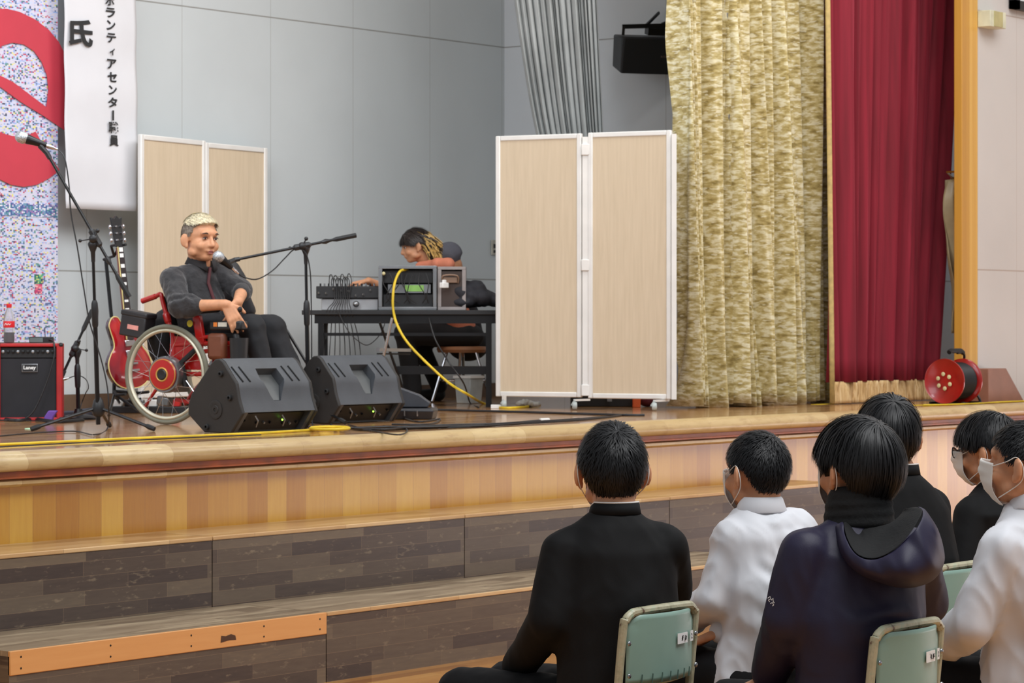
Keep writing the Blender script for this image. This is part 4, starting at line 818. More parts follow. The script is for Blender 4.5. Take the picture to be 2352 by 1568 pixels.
for y, z in ((-.0, .30), (.34, .31), (0, .44)): mk('cross_tube', MB().tube([cp(-.21, y, z), cp(.21, y, z)], .011), red_paint, wch)
mk('back_upholstery', MB().grid(lambda a, b: cp(-.2+.4*a, -.075+.07*(1-b)-.03*sin(pi*a), .44+.24*b), 14, 8), M('black_canvas', (34, 34, 36), .8, bump=.3), wch, solid=.008)
mk('seat_cushion', MB().box(cp(0, .19, .455), (.38, .38, .06), Matrix((cr, cf, UP)).transposed()), bpy.data.materials['black_canvas'], wch, bevel=.02)
Rb = Matrix((cr, cf, UP)).transposed() @ Matrix.Rotation(radians(-9), 3, 'X')
bb = mk('battery_case', MB().box(cp(.24, -.215, .52), (.10, .16, .115), Rb), M('black_case', (40, 38, 40), .5), wch, bevel=.008)
bb2 = mk('case_lid', MB().box(cp(.24, -.205, .585), (.104, .17, .03), Rb), bpy.data.materials['black_case'], bb, bevel=.008)
lt = MB(); write(lt, 'BATTERY', cp(.292, -.21, .515), (Rb @ V((0, 1, 0))), (Rb @ V((0, 0, 1))), .012, .01, (.06, .012)); mk('case_label', MB().box(cp(.2905, -.21, .515), (.003, .07, .024), Rb), M('pink_label', (220, 150, 140), .5), bb)
mk('hanging_bag', MB().ell(cp(.02, -.17, .45), (.15, .09, .17), Matrix((cr, cf, UP)).transposed()), bpy.data.materials['black_canvas'], wch)
mk('lower_gear', MB().box(cp(.1, -.08, .2), (.14, .12, .05), Rb).box(cp(.15, -.1, .12), (.05, .08, .05), Rb), grey_metal, wch, bevel=.008)
mk('motor_bracket', MB().box(cp(.2, -.13, .25), (.03, .14, .05), Rb).box(cp(.2, .08, .12), (.02, .16, .02), Rb), red_paint, wch, bevel=.004)
mk('brake_lever', MB().tube([cp(.24, .16, .4), cp(.26, .08, .33), cp(.25, .1, .2)], .016), black_rubber, wch)
hz = mk('heart_sticker', MB().lathe([(.001, 0), (.018, 0), (.018, .003), (.001, .003)], cp(.232, .115, .535), cr, 16), M('yellow_sticker', (232, 210, 40), .4), wch)
jb = mk('control_box', MB().box(cp(.235, .36, .525), (.07, .20, .05), Matrix((cr, cf, UP)).transposed()), black_plastic, wch, bevel=.01)
mk('display', MB().box(cp(.271, .345, .53), (.004, .055, .022), Matrix((cr, cf, UP)).transposed()), M('screen_pale', (214, 210, 196), .3), jb); mk('orange_button', MB().box(cp(.271, .30, .53), (.004, .022, .022), Matrix((cr, cf, UP)).transposed()), M('orange_button_mat', (230, 130, 50), .4), jb)
mk('joystick', MB().tube([cp(.235, .42, .55), cp(.235, .425, .60)], .005).ell(cp(.235, .427, .61), .016), black_rubber, jb)
mk('leather_pouch', MB().box(cp(.25, .30, .415), (.05, .11, .14), Matrix((cr, cf, UP)).transposed()), M('brown_leather', (112, 62, 40), .5, bump=.2), wch, bevel=.02)
mk('cup_holder', MB().lathe([(.04, 0), (.045, .005), (.05, .13), (.046, .13), (.04, .01)], cp(.26, .44, .33), UP, 28), black_plastic, wch, smooth=40)
mk('bag_strap', MB().bar(cp(.26, .42, .48), cp(.27, .45, .36), .03, .02), black_rubber, wch, bevel=.006)
mk('side_bars', MB().tube([cp(.215, .17, .46), cp(.215, .30, .475)], .010).tube([cp(.215, .17, .385), cp(.215, .30, .40)], .012), red_paint, wch)
mk('crutch_stick', MB().tube([cp(-.25, .40, .52), cp(-.25, .58, .27), cp(-.25, .62, .18)], .008), black_metal, wch)
mk('foot_lever', MB().tube([cp(-.23, .33, .51), cp(-.23, .42, .525)], .004), grey_metal, wch)

# ------------------------------------------------------------------ man in the wheelchair
shirt_grey = NT('charcoal_cotton', .8); v = shirt_grey.co(); shirt_grey.col(shirt_grey.ramp(shirt_grey.noise(v, 9, 4), [(.3, (34, 32, 34)), (.7, (46, 44, 46))])); shirt_grey.b.inputs['Sheen Weight'].default_value = .25; shirt_grey.bump(shirt_grey.noise(v, 20, 3), .6, .02); shirt_grey = shirt_grey.m
def folds(lst, noise_amp=.004, ns=9.0, seed=0, st=(1, 1, 1)):
    def fn(p, n):
        q0 = V((p.x*ns*st[0]+seed+p.z*ns*.35, p.y*ns*st[1], p.z*ns*st[2]*.42)); d = noise_amp*(1.1*noise.noise(q0)+1.3*(.28-abs(noise.noise(q0*1.3+V((7, 3, 1)))))+.9*(.25-abs(noise.noise(q0*2.6+V((1, 5, 9))))))
        for a, b, w_, dep in lst:
            ab = b-a; k = min(max((p-a).dot(ab)/ab.length_squared, 0), 1); q = (p-(a+ab*k)).length
            if q < 4*w_: d -= 1.5*dep*(exp(-(q/w_)**2)-.55*exp(-((q-1.9*w_)/w_)**2))*sin(pi*(.1+.8*k))
        return n*d
    return fn
def oring(c, ex, ey, rx, ry, n=20): return [V(c)+V(ex)*(cos(2*pi*k/n)*rx)+V(ey)*(sin(2*pi*k/n)*ry) for k in range(n)]
man = thing('person', cp(0, .15, .42), 'man with bleached hair and charcoal shirt seated in the red wheelchair', 'person')
tf = dv(45); tr = tf.cross(UP).normalized()       # torso
if tr.dot(FW) > 0: tr = -tr
hipc = cp(0, .06, .53); chest = P(447, 650, 14.5); neckb = P(462, 604, 14.5)
Mh = frame(P(461, 549, 14.45), dv(47)+UP*-.08, UP+RT*.04, 1.13)
rs, re_, rw = P(396, 640, 14.36), P(412, 704, 14.22), P(518, 699, 14.12)
ls_, le, lw_ = P(502, 622, 14.56), P(556, 668, 14.5), P(546, 694, 14.22)
bd = MB(); head_parts(bd, Mh, neckb, .056, 1.06)
bd.loft([oring(hipc, tr, tf, .13, .10), oring(hipc.lerp(chest, .5), tr, tf, .125, .1), oring(chest, tr, tf, .135, .095), oring(neckb-UP*.02, tr, tf, .07, .05)])
for s_, e_, w_ in ((rs, re_, rw), (ls_, le, lw_)): bd.cap(s_, e_, .045, .038); bd.cap(e_, w_, .037, .027)
for sx in (-1, 1): bd.cap(cp(sx*.08, .05, .5), cp(sx*.09, .40, .5), .06, .045); bd.cap(cp(sx*.09, .40, .5), cp(sx*.08, .50, .16), .042, .03)
bd.cap(neckb, chest+UP*.03, .055, .07)
hand(bd, rw+RT*.004, RT*.45-UP*.8-FW*.1, FW*.9-RT*.25, 1.05, .45, 1, .16)
hand(bd, lw_, RT*-.25-UP*.8-FW*.35, FW*.6-RT*.4, 1.0, .6, -1)
def carveman(p, n):
    q = Mh.inverted() @ p; d = 0
    for sx in (-1, 1): d -= .006*exp(-(((q.x-sx*.031)/.018)**2+((q.z-.006)/.011)**2))*(1 if q.y > .03 else 0)
    d -= .004*exp(-((q.x/.024)**2+((q.z+.060)/.004)**2))*(1 if q.y > .05 else 0)
    return n*d
mk('body', remesh(bd, .0055, 3, carveman), skin, man, smooth=180)
eye_set(Mh, man)
m = MB().loft([[V((x*.023, .0905-abs(x)**2*.012+o, -.054+z+(1-x*x)*zz)) for x in [-1+k*.25 for k in range(9)]]+[V((x*.023, .083, -.054+z)) for x in (1, 0, -1)] for o, z, zz in ((0, .003, .004), (.002, 0, .002), (0, -.0005, -.001))]); m.xf(Mh); lip = M('lip', (160, 88, 76), .45); mk('upper_lip', m, lip, man)
m = MB().ell((0, .087, -.0625), (.017, .006, .0045)); m.xf(Mh); mk('lower_lip', m, lip, man)
m = MB().ell((0, .0868, -.057), (.014, .004, .0028)); m.xf(Mh); mk('open_mouth', m, M('mouth_dark', (70, 30, 28), .6), man)
side_h = M('grey_stubble_hair', (136, 124, 112), .7, vs=60, var=.2); blond = M('bleached_hair', (224, 212, 180), .6, vs=60, var=.12)
ST = [(0, .68), (.5, .64), (.9, .56), (1.15, .42), (1.3, -.02), (1.45, -.12), (1.6, .02), (1.9, -.02), (2.1, -.4), (2.6, -.62), (3.2, -.62)]
mk('hair', hair(Mh, 11, ST, .012, .5, 1200, .0013, .001, region=lambda n: n.z < .66), side_h, man, label='cropped grey hair at the sides and back')
mk('hair', hair(Mh, 12, ST, .030, .35, 2600, .0016, .006, whorl=(0, -.75, .6), region=lambda n: n.z > .58-.1*max(n.y, 0)+.1*noise.noise(n*6)), blond, man, label='bleached blond hair on top')
sh = MB()
sh.loft([oring(hipc-UP*.04, tr, tf, .155, .125), oring(hipc.lerp(chest, .35), tr, tf, .155, .125), oring(chest-UP*.02, tr, tf, .165, .115), oring(chest+UP*.06, tr, tf, .155, .10), oring(neckb-UP*.012, tr, tf, .075, .06)])
sh.cap(neckb-UP*.03, rs, .048, .050); sh.cap(neckb-UP*.03, ls_, .048, .048)
for s_, e_, w_ in ((rs, re_, rw), (ls_, le, lw_)):
    ee = e_.lerp(w_, .30 if w_ is rw else .12); sh.cap(neckb.lerp(s_, .45)-UP*.05, s_, .055, .058); sh.cap(s_, e_, .064, .058); sh.cap(e_, ee, .060, .052)
vr = P
fl = [(P(430, 628, 14.2), P(470, 665, 14.2), .010, .009), (P(372, 650, 14.2), P(420, 640, 14.2), .009, .007), (P(400, 668, 14.1), P(440, 712, 14.1), .009, .009), (P(505, 640, 14.3), P(530, 672, 14.3), .008, .008), (P(515, 620, 14.4), P(545, 650, 14.4), .008, .007), (P(385, 660, 14.2), P(455, 640, 14.2), .012, .008), (P(375, 690, 14.2), P(440, 680, 14.15), .012, .008), (P(410, 640, 14.2), P(450, 700, 14.15), .012, .008), (P(500, 630, 14.35), P(548, 660, 14.4), .01, .008), (P(470, 640, 14.3), P(480, 690, 14.3), .01, .007), (P(395, 700, 14.1), P(455, 670, 14.1), .010, .009)]
mk('shirt', remesh(sh, .008, 4, folds(fl, .010, 11, 3)), shirt_grey, man, smooth=180)
cl = MB(); cb_ = neckb+UP*.004
for s_ in (-1, 1):
    aa = [pi/2+s_*(.30+k*.355) for k in range(9)]
    dn = [.055, .034, .020, .014, .012, .011, .010, .010, .010]
    cl.loft([[cb_+tr*(.064*cos(a))+tf*(.060*sin(a))+UP*(-.004-.018*max(sin(a), 0)) for a in aa], [cb_+tr*(.063*cos(a))+tf*(.060*sin(a))+UP*(.034-.030*max(sin(a), 0)) for a in aa], [cb_+tr*(.068*cos(a))+tf*(.066*sin(a))+UP*(.036-.030*max(sin(a), 0)) for a in aa], [cb_+tr*(.088*cos(a))+tf*(.090*sin(a))+UP*(.0-dn[k]) for k, a in enumerate(aa)]], caps=False)
    cl.f = [f_ for f_ in cl.f if True]
mk('collar', cl, M('collar_cotton', (48, 46, 48), .8), man, solid=.004, smooth=50)
mk('placket', MB().tube([cb_+tf*.075-UP*.03, chest+tf*.118, hipc.lerp(chest, .4)+tf*.13], .009, 8), M('maroon_trim', (84, 36, 40), .7), man)
for e_, w_, k in ((re_, rw, .32), (le, lw_, .14)): mk('rolled_cuff', MB().cap(e_.lerp(w_, k-.03), e_.lerp(w_, k+.04), .053, .048), shirt_grey, man)
tz = MB(); tz.ell(cp(0, .05, .5), (.17, .15, .09), Matrix((cr, cf, UP)).transposed())
for sx in (-1, 1): tz.cap(cp(sx*.08, .05, .5), cp(sx*.1, .42, .51), .085, .075); tz.cap(cp(sx*.1, .42, .51), cp(sx*.09, .53, .14), .07, .05)
tz.cap(cp(-.1, .4, .5), cp(-.12, .50, .3), .08, .08)
mk('trousers', remesh(tz, .012, 6, folds([], .008, 8, 5)), M('black_cotton', (26, 26, 29), .85, bump=.3, bs=40), man, smooth=180)
for sx in (-1, 1): mk('shoe', MB().cap(cp(sx*.09, .50, .13), cp(sx*.09, .64, .125), .04, .035), black_rubber, man)
bp = thing('black_backpack', P(540, 690, 14.95)-UP*.0, 'tall black bag standing behind the seated man on the far side of the wheelchair', 'bag')
bgm = MB(); bgm.ell(P(530, 655, 14.9), (.075, .07, .12)); bgm.cap(P(532, 622, 14.9), P(566, 715, 14.95), .055, .05); bgm.cap(P(540, 640, 14.9), P(560, 700, 14.95), .06, .05); bgm.cap(P(545, 720, 15), P(600, 810, 15), .07, .075); bgm.cap(P(545, 720, 15), P(545, 930, 15), .09, .09); bgm.cap(P(600, 800, 15), P(600, 930, 15), .07, .08)
mk('bag_body', remesh(bgm, .012, 6, folds([], .008, 8, 9)), M('black_nylon', (30, 30, 34), .6, bump=.3, bs=50), bp, smooth=180)

# ------------------------------------------------------------------ equipment table and two people
DT = 17.3; zt = 1.612; RF = Matrix((RT, FW, UP)).transposed()
def slabF(x0, x1, z0, z1, d, dep, y0=None, y1=None):   # box square to the table: x in metres along RT
    return MB().box(RT*(x0+x1)/2+FW*(d+dep/2)+UP*(z0+z1)/2, (x1-x0, dep, z1-z0), RF)
def rx(px, d=DT): return (px-CX)/FX*d
def rz(py, d=DT): return CH-(py-HY)/FX*d
X0, X1 = rx(693), rx(1165)
tb = thing('folding_table', RT*(X0+X1)/2+FW*(DT+.22)+UP*HS, 'long black folding table crowded with sound equipment beside the folding screen', 'table')
mk('table_top', slabF(X0, X1, zt-.03, zt, DT, .46), black_plastic, tb, bevel=.004)
mk('apron', slabF(X0+.08, X1-.02, zt-.085, zt-.03, DT+.02, .02), black_metal, tb)
for x in (X0+.12, X1-.12):
    for y in (.04, .42): mk('leg', MB().box(RT*x+FW*(DT+y)+UP*(HS+zt-.03)/2, (.035, .035, zt-.03-HS), RF), black_metal, tb)
mk('cross_bar', slabF(X0+.12, X1-.12, zt-.165, zt-.145, DT+.04, .02), black_metal, tb)
mk('lower_shelf', slabF(X0+.6, X1-.12, HS+.21, HS+.26, DT+.05, .2), black_metal, tb)
def tbp(x, y, yy=11.1): return P(x, y, DT+(yy-11.0))
# mixer on a grey case
def boxpx(x0, x1, y0, y1, Y, dep): d = DT+Y-11; return slabF(rx(x0, d), rx(x1, d), rz(y1, d), rz(y0, d), d, dep)
g = top('grey_case', boxpx(738, 868, 686, 712, 11.1, .3), M('grey_case_mat', (168, 168, 170), .4), 'flat grey case lying under the mixing console on the table', 'case', bevel=.004)
mx = thing('mixing_console', tbp(795, 686), 'black mixing console with knobs and plugged cables on the table', 'mixing console')
mk('console_body', boxpx(726, 870, 657, 685, 11.08, .34), black_plastic, mx, bevel=.005)
r = random.Random(5)
for i in range(14): p = tbp(736+i*9.5, 655, 11.12+r.uniform(.02, .2)); mk('knob', MB().lathe([(.006, -.01), (.006, .012)], p, UP, 8), grey_metal if i % 2 else black_plastic, mx)
for i in range(8): p = tbp(732+i*17, r.uniform(664, 680), 11.075); mk('socket', MB().lathe([(.009, 0), (.009, .006)], p, (0, -1, 0), 10), grey_metal, mx)
for i in range(9):
    x = 756+i*5.2; h = r.uniform(14, 24); cable('patch_cable', [tbp(x, 656, 11.15), tbp(x+1, 656-h, 11.13), tbp(x+6, 654-h, 11.1), tbp(x+10, 650, 11.07), tbp(x+12-i, 690, 11.06), tbp(x-6+i*2, 716, 11.0), tbp(x-20+i*6, 790, 11.1), onY(x-30+i*8, 880, 11.2)], .003, cable_black, 'one of the black patch cables plugged into the mixing console', group='patch cables on the mixing console', n=5)
cable('table_cable', [tbp(775, 712, 10.98), tbp(800, 760, 10.98), tbp(830, 788, 10.98), tbp(850, 790, 10.98), tbp(875, 765, 10.98), tbp(886, 735, 10.98)], .003, cable_black, 'dark cable hanging in a loop below the table under the mixer')
for i, (x, y) in enumerate(((690+100, 700), (815, 697))): pass
top('small_adapter', MB().ell(tbp(818, 698, 11.06), (.025, .02, .02)), grey_metal, 'small shiny adapter at the table edge below the mixer', 'adapter')
def rack(x0, x1, y0, y1, d, dep, label, m):
    t = thing('rack_case', P((x0+x1)/2, y1, d), label, 'rack case'); X0, X1, Z0, Z1 = rx(x0, d), rx(x1, d), zt+.001, rz(y0, d); e = .02
    for nm, b_ in (('top_panel', (X0, X1, Z1-e, Z1)), ('bottom_panel', (X0, X1, Z0, Z0+e)), ('side_panel', (X0, X0+e*1.2, Z0+e, Z1-e)), ('side_panel', (X1-e*1.2, X1, Z0+e, Z1-e))): mk(nm, slabF(b_[0], b_[1], b_[2], b_[3], d, dep), m, t, bevel=.002)
    mk('back_panel', slabF(X0+e, X1-e, Z0+e, Z1-e, d+dep*.6, .02), black_plastic, t); return t, X0, X1, Z0, Z1
d = DT+.03; t, X0, X1, Z0, Z1 = rack(869, 1003, 610, 703, d, .34, 'open-backed silver-edged rack case with cables inside, on the table', grey_metal)
mk('rack_unit', slabF(X0+.06, X1-.04, Z0+.11, Z0+.165, d+.04, .1), grey_metal, t); mk('green_panel', slabF(X0+.17, X0+.29, Z0+.12, Z0+.16, d+.036, .004), M('green_panel_mat', (130, 180, 90), .5), t)
mk('rack_unit', slabF(X0+.03, X1-.03, Z0+.02, Z0+.10, d+.05, .1), black_plastic, t); mk('rack_unit', slabF(X0+.03, X1-.03, Z0+.175, Z1-.03, d+.05, .1), black_plastic, t)
for i in range(8): x = 880+i*14; mk('inner_cable', MB().tube(smooth_pts([P(x, 626, d+.02), P(x+10*sin(i), 650, d), P(x+16*cos(i*2), 680, d), P(x+6, 696, d+.02)], 5), .003), cable_black, t)
mk('wall_knob', MB().ell(P(881, 628, d+.01), .012), bpy.data.materials['cream_cap'], t)
d = DT+.06; t, X0, X1, Z0, Z1 = rack(1005, 1070, 612, 703, d, .3, 'smaller dark rack case with a handle, right of the silver-edged case', M('case_lilac_grey', (150, 142, 140), .5))
mk('front_face', slabF(X0+.01, X1-.01, Z0+.02, Z1-.03, d+.01, .02), M('dark_brown_case', (62, 48, 42), .6), t); mk('handle', MB().tube(smooth_pts([P(1017, 648, d), P(1018, 633, d-.02), P(1050, 633, d-.02), P(1052, 650, d)], 4), .006).box(P(1034, 643, d), (.09, .02, .035), RF), M('bronze_handle', (140, 112, 92), .4), t, bevel=.003)
top('white_power_plug', MB().box(tbp(1020, 655, 11.0), (.06, .03, .035)).box(tbp(1020, 646, 11.0), (.025, .02, .02)), white_paint, 'white power plug hanging in front of the smaller rack case', 'plug', bevel=.004)
bgm = MB()
for x, y, rx, rz in ((1065, 672, .10, .07), (1105, 682, .12, .06), (1090, 660, .07, .05), (1045, 688, .07, .05), (1135, 690, .06, .04), (1070, 695, .12, .03)): bgm.ell(tbp(x, y, 11.16), (rx, .1, rz))
top('black_jacket', remesh(bgm, .012, 5, folds([], .014, 9, 2)), M('black_soft_cloth', (38, 38, 44), .8, bump=.3), 'heap of black cloth lying on the right end of the table', 'jacket', smooth=180)
cable('yellow_power_cable', [tbp(936, 620, 11.12), tbp(920, 622, 11.0), tbp(908, 645, 10.95), tbp(903, 675, 10.93), tbp(903, 710, 10.92), tbp(912, 745, 10.9), tbp(935, 785, 10.85), tbp(975, 828, 10.8), tbp(1030, 878, 10.75), tbp(1075, 906, 10.7)]+drape([(1110, 926), (1150, 936), (1200, 935), (1240, 928)]), .0085, cable_yellow, 'thick yellow power cable sweeping from the rack case down to the floor')
cable('black_power_cable', [tbp(985, 730, 10.98), tbp(1000, 780, 10.9), tbp(1030, 830, 10.9), tbp(1065, 880, 10.9)]+drape([(1080, 925), (1100, 935)]), .005, cable_black, 'black cable running down below the table beside the yellow cable')
wb = thing('white_box', onY(1077, 905, 11.5)*V((1, 1, 0))+UP*HS, 'white plastic container on the floor under the table', 'container'); mk('container_body', MB().loft([[wb.location+V((x*k, y*k, z)) for x, y in ((-.07, -.07), (.07, -.07), (.07, .07), (-.07, .07))] for k, z in ((.85, 0), (1, .17))]), M('translucent_white', (190, 196, 196), .4), wb, bevel=.005); mk('lid', MB().box(wb.location+UP*.178, (.15, .15, .016)), white_paint, wb)
# stool and chrome leg
st0 = P(1060, 900, 18.35); st0.z = HS; so = thing('round_stool', st0, 'stool with chrome legs behind the table, under the long-haired technician', 'stool')
mk('seat', MB().lathe([(.01, 0), (.16, 0), (.17, .02), (.165, .04), (.02, .05)], st0+UP*.34, UP, 28), M('tan_vinyl', (160, 110, 76), .5), so, smooth=40)
for k in range(4): a = pi/4+k*pi/2; mk('leg', MB().tube([st0+UP*.34+V((cos(a), sin(a), 0))*.1, st0+V((cos(a), sin(a), 0))*.2+UP*.01], .01), chrome, so)
mk('foot_ring', MB().torus(st0+UP*.15, UP, .155, .006, 32, 6), chrome, so)
ch = thing('keyboard_stand', onY(885, 900, 10.95)*V((1, 1, 0))+UP*HS, 'chrome folding stand leaning below the left part of the table', 'stand')
mk('strut', MB().tube([onY(901, 730, 10.9), onY(878, 832, 10.95), onY(870, 912, 11.0)], .0085), chrome, ch); mk('strut', MB().tube([onY(872, 740, 11.3), onY(930, 905, 11.3)], .0085), black_metal, ch)
mk('shelf_bar', MB().bar(onY(868, 803, 10.95), onY(940, 804, 10.95), .03, .02), grey_metal, ch); mk('shelf_bar', MB().bar(onY(868, 812, 11.0), onY(940, 813, 11.0), .02, .01), black_metal, ch)
# technician with long hair
p1 = thing('person', st0+UP*.38, 'technician with long dark hair and blond tips, bent over the mixing console behind the table', 'person')
f1 = (-RT*.93-FW*.2-UP*.25); M1 = frame(P(953, 566, 18.15), f1, UP-RT*.3, .98)
shl, shr = P(975, 618, 18.35), P(1030, 608, 18.05); hp = st0+UP*.47
bd = MB(); head_parts(bd, M1, P(992, 612, 18.2)); nk = P(1000, 620, 18.2)
bd.loft([oring(hp, FW, RT, .13, .1), oring(hp.lerp(nk, .5), FW, RT, .13, .1), oring(nk-UP*.06, FW, RT, .15, .09), oring(nk, FW, RT, .06, .05)])
el, wr = P(905, 672, 18.1), P(846, 645, 17.85); bd.cap(P(985, 628, 18.2), el, .045, .04); bd.cap(el, wr, .038, .026); bd.cap(P(1030, 625, 18.0), P(960, 700, 17.95), .045, .035); bd.cap(P(960, 700, 17.95), P(900, 700, 17.9), .034, .026)
hand(bd, wr, -RT*.85-UP*.15, -UP*.8-RT*.3, 1.15, 1.0, 1); hand(bd, P(900, 700, 17.9), -RT, -UP, 1, .6, -1)
for sx in (-1, 1): bd.cap(hp+FW*.08*sx, hp-RT*.36+FW*.09*sx+UP*.0, .06, .045); bd.cap(hp-RT*.36+FW*.09*sx, hp-RT*.33+FW*.09*sx-UP*.42, .042, .032)
mk('body', remesh(bd, .007, 3), skin, p1, smooth=180); eye_set(M1, p1)
tk = MB(); tk.loft([oring(hp, FW, RT, .15, .12), oring(hp.lerp(nk, .5), FW, RT, .15, .12), oring(nk-UP*.07, FW, RT, .16, .10), oring(nk-UP*.015, FW, RT, .085, .07)]); tk.cap(shr, P(1005, 606, 18.0), .04, .045); tk.cap(P(965, 612, 18.1), P(1030, 606, 17.95), .035, .045)
mk('top', remesh(tk, .01, 5), M('salmon_cloth', (206, 124, 96), .8), p1, smooth=180)
ps = MB(); ps.ell(hp-UP*.02, (.16, .16, .1))
for sx in (-1, 1): ps.cap(hp+FW*.08*sx, hp-RT*.38+FW*.09*sx, .095, .08); ps.cap(hp-RT*.38+FW*.09*sx, hp-RT*.33+FW*.09*sx-UP*.38, .07, .06)
mk('trousers', remesh(ps, .012, 6), bpy.data.materials['black_cotton'], p1, smooth=180)
for sx in (-1, 1): mk('shoe', MB().cap(hp-RT*.33+FW*.09*sx-UP*.43, hp-RT*.46+FW*.09*sx-UP*.435, .04, .034), black_rubber, p1)
lh = NT('dark_hair_with_blond_tips', .6); v = lh.co('Object'); sp_ = lh.n('ShaderNodeSeparateXYZ', {0: v})
t_ = MB()
r = random.Random(21); dk = M('dark_brown_hair', (44, 34, 30), .5, vs=50, var=.2); bl = M('blond_tips', (188, 154, 92), .5, vs=50, var=.25)
mk('hair', hair(M1, 31, BOWL, .07, .35, 1200, .003, .008, whorl=(0, .6, .8), fall=.6), dk, p1, label='dark roots')
fbm = MB(); dbm = MB()
for i in range(620):
    a = r.uniform(-1.3, 1.3); z = r.uniform(-.6, .9); s0 = M1 @ (HC+V((sin(a)*.085*sqrt(max(0, 1-z*z*.8)), -.07*abs(cos(a)), z*.09)))
    e0 = P(r.uniform(985, 1018), r.uniform(556, 606), 18.15+r.uniform(-.09, .1)); mid = s0.lerp(e0, .5)+UP*r.uniform(.0, .03)
    (fbm if r.random() < .62 else dbm).tube(smooth_pts([s0, mid, e0], 4), [.006]*5+[.005]*3+[.0015], 4)
mk('hair_ends', fbm, bl, p1, label='blond hair ends swept back'); mk('hair_ends', dbm, dk, p1)
# crouching colleague in a knit cap
p2 = thing('person', P(1055, 900, 18.6)*V((1, 1, 0))+UP*HS, 'person in a grey knit cap bending low behind the rack cases', 'person')
M2 = frame(P(1030, 600, 18.5), -RT*.75-UP*.55+FW*.1, UP-RT*.6, .98); nk = P(1046, 640, 18.55); hp = P(1075, 790, 18.7)
bd = MB(); head_parts(bd, M2, nk); bd.loft([oring(hp, FW, RT, .13, .1), oring(hp.lerp(nk, .5), FW, RT, .13, .1), oring(nk-UP*.05, FW, RT, .14, .08), oring(nk, FW, RT, .05, .05)])
for sx in (-1, 1):
    bd.cap(nk+FW*.15*sx-UP*.05, P(1035, 700, 18.6)+FW*.12*sx, .04, .035); bd.cap(P(1035, 700, 18.6)+FW*.12*sx, P(1000, 740, 18.5)+FW*.08*sx, .034, .026)
    kn = hp-RT*.38+FW*.1*sx+UP*.1; bd.cap(hp+FW*.08*sx, kn, .06, .05); an = hp-RT*.2+FW*.1*sx; an.z = HS+.08; bd.cap(kn, an, .045, .035)
mk('body', remesh(bd, .009, 3), skin, p2, smooth=180)
tk = MB(); tk.loft([oring(hp, FW, RT, .15, .12), oring(hp.lerp(nk, .5), FW, RT, .15, .12), oring(nk-UP*.06, FW, RT, .15, .09), oring(nk-UP*.02, FW, RT, .08, .07)])
for sx in (-1, 1): tk.cap(nk+FW*.14*sx-UP*.06, P(1035, 700, 18.6)+FW*.12*sx, .05, .045); tk.cap(P(1035, 700, 18.6)+FW*.12*sx, P(1003, 737, 18.5)+FW*.08*sx, .045, .036)
mk('sweatshirt', remesh(tk, .012, 5), bpy.data.materials['black_soft_cloth'], p2, smooth=180)
ps = MB(); ps.ell(hp, (.15, .15, .12))
for sx in (-1, 1):
    kn = hp-RT*.38+FW*.1*sx+UP*.1; an = hp-RT*.2+FW*.1*sx; an.z = HS+.1; ps.cap(hp+FW*.08*sx, kn, .085, .07); ps.cap(kn, an, .065, .055)
    mk('shoe', MB().cap(V((an.x, an.y, HS+.045)), V((an.x, an.y, HS+.042))-RT*.16, .042, .034), black_rubber, p2)
mk('trousers', remesh(ps, .014, 5), bpy.data.materials['black_cotton'], p2, smooth=180)
m = MB(); m.ell(HC+V((0, -.018, .012)), (.088, .098, .094), None, 32, 20)
tt_ = MB(); tt_.v = [p for p in m.v]; tt_.f = m.f; tt_.m = m.m; tt_.v = [V((p.x, p.y, p.z)) if (p.z-HC.z) > -.035+.5*max(p.y-.02, 0) else V((p.x*.8, p.y*.8, p.z*.8-.01)) for p in tt_.v]; tt_.xf(M2)
mk('knit_cap', tt_, M('grey_knit', (98, 98, 108), .9, bump=.5, bs=120), p2, smooth=180)

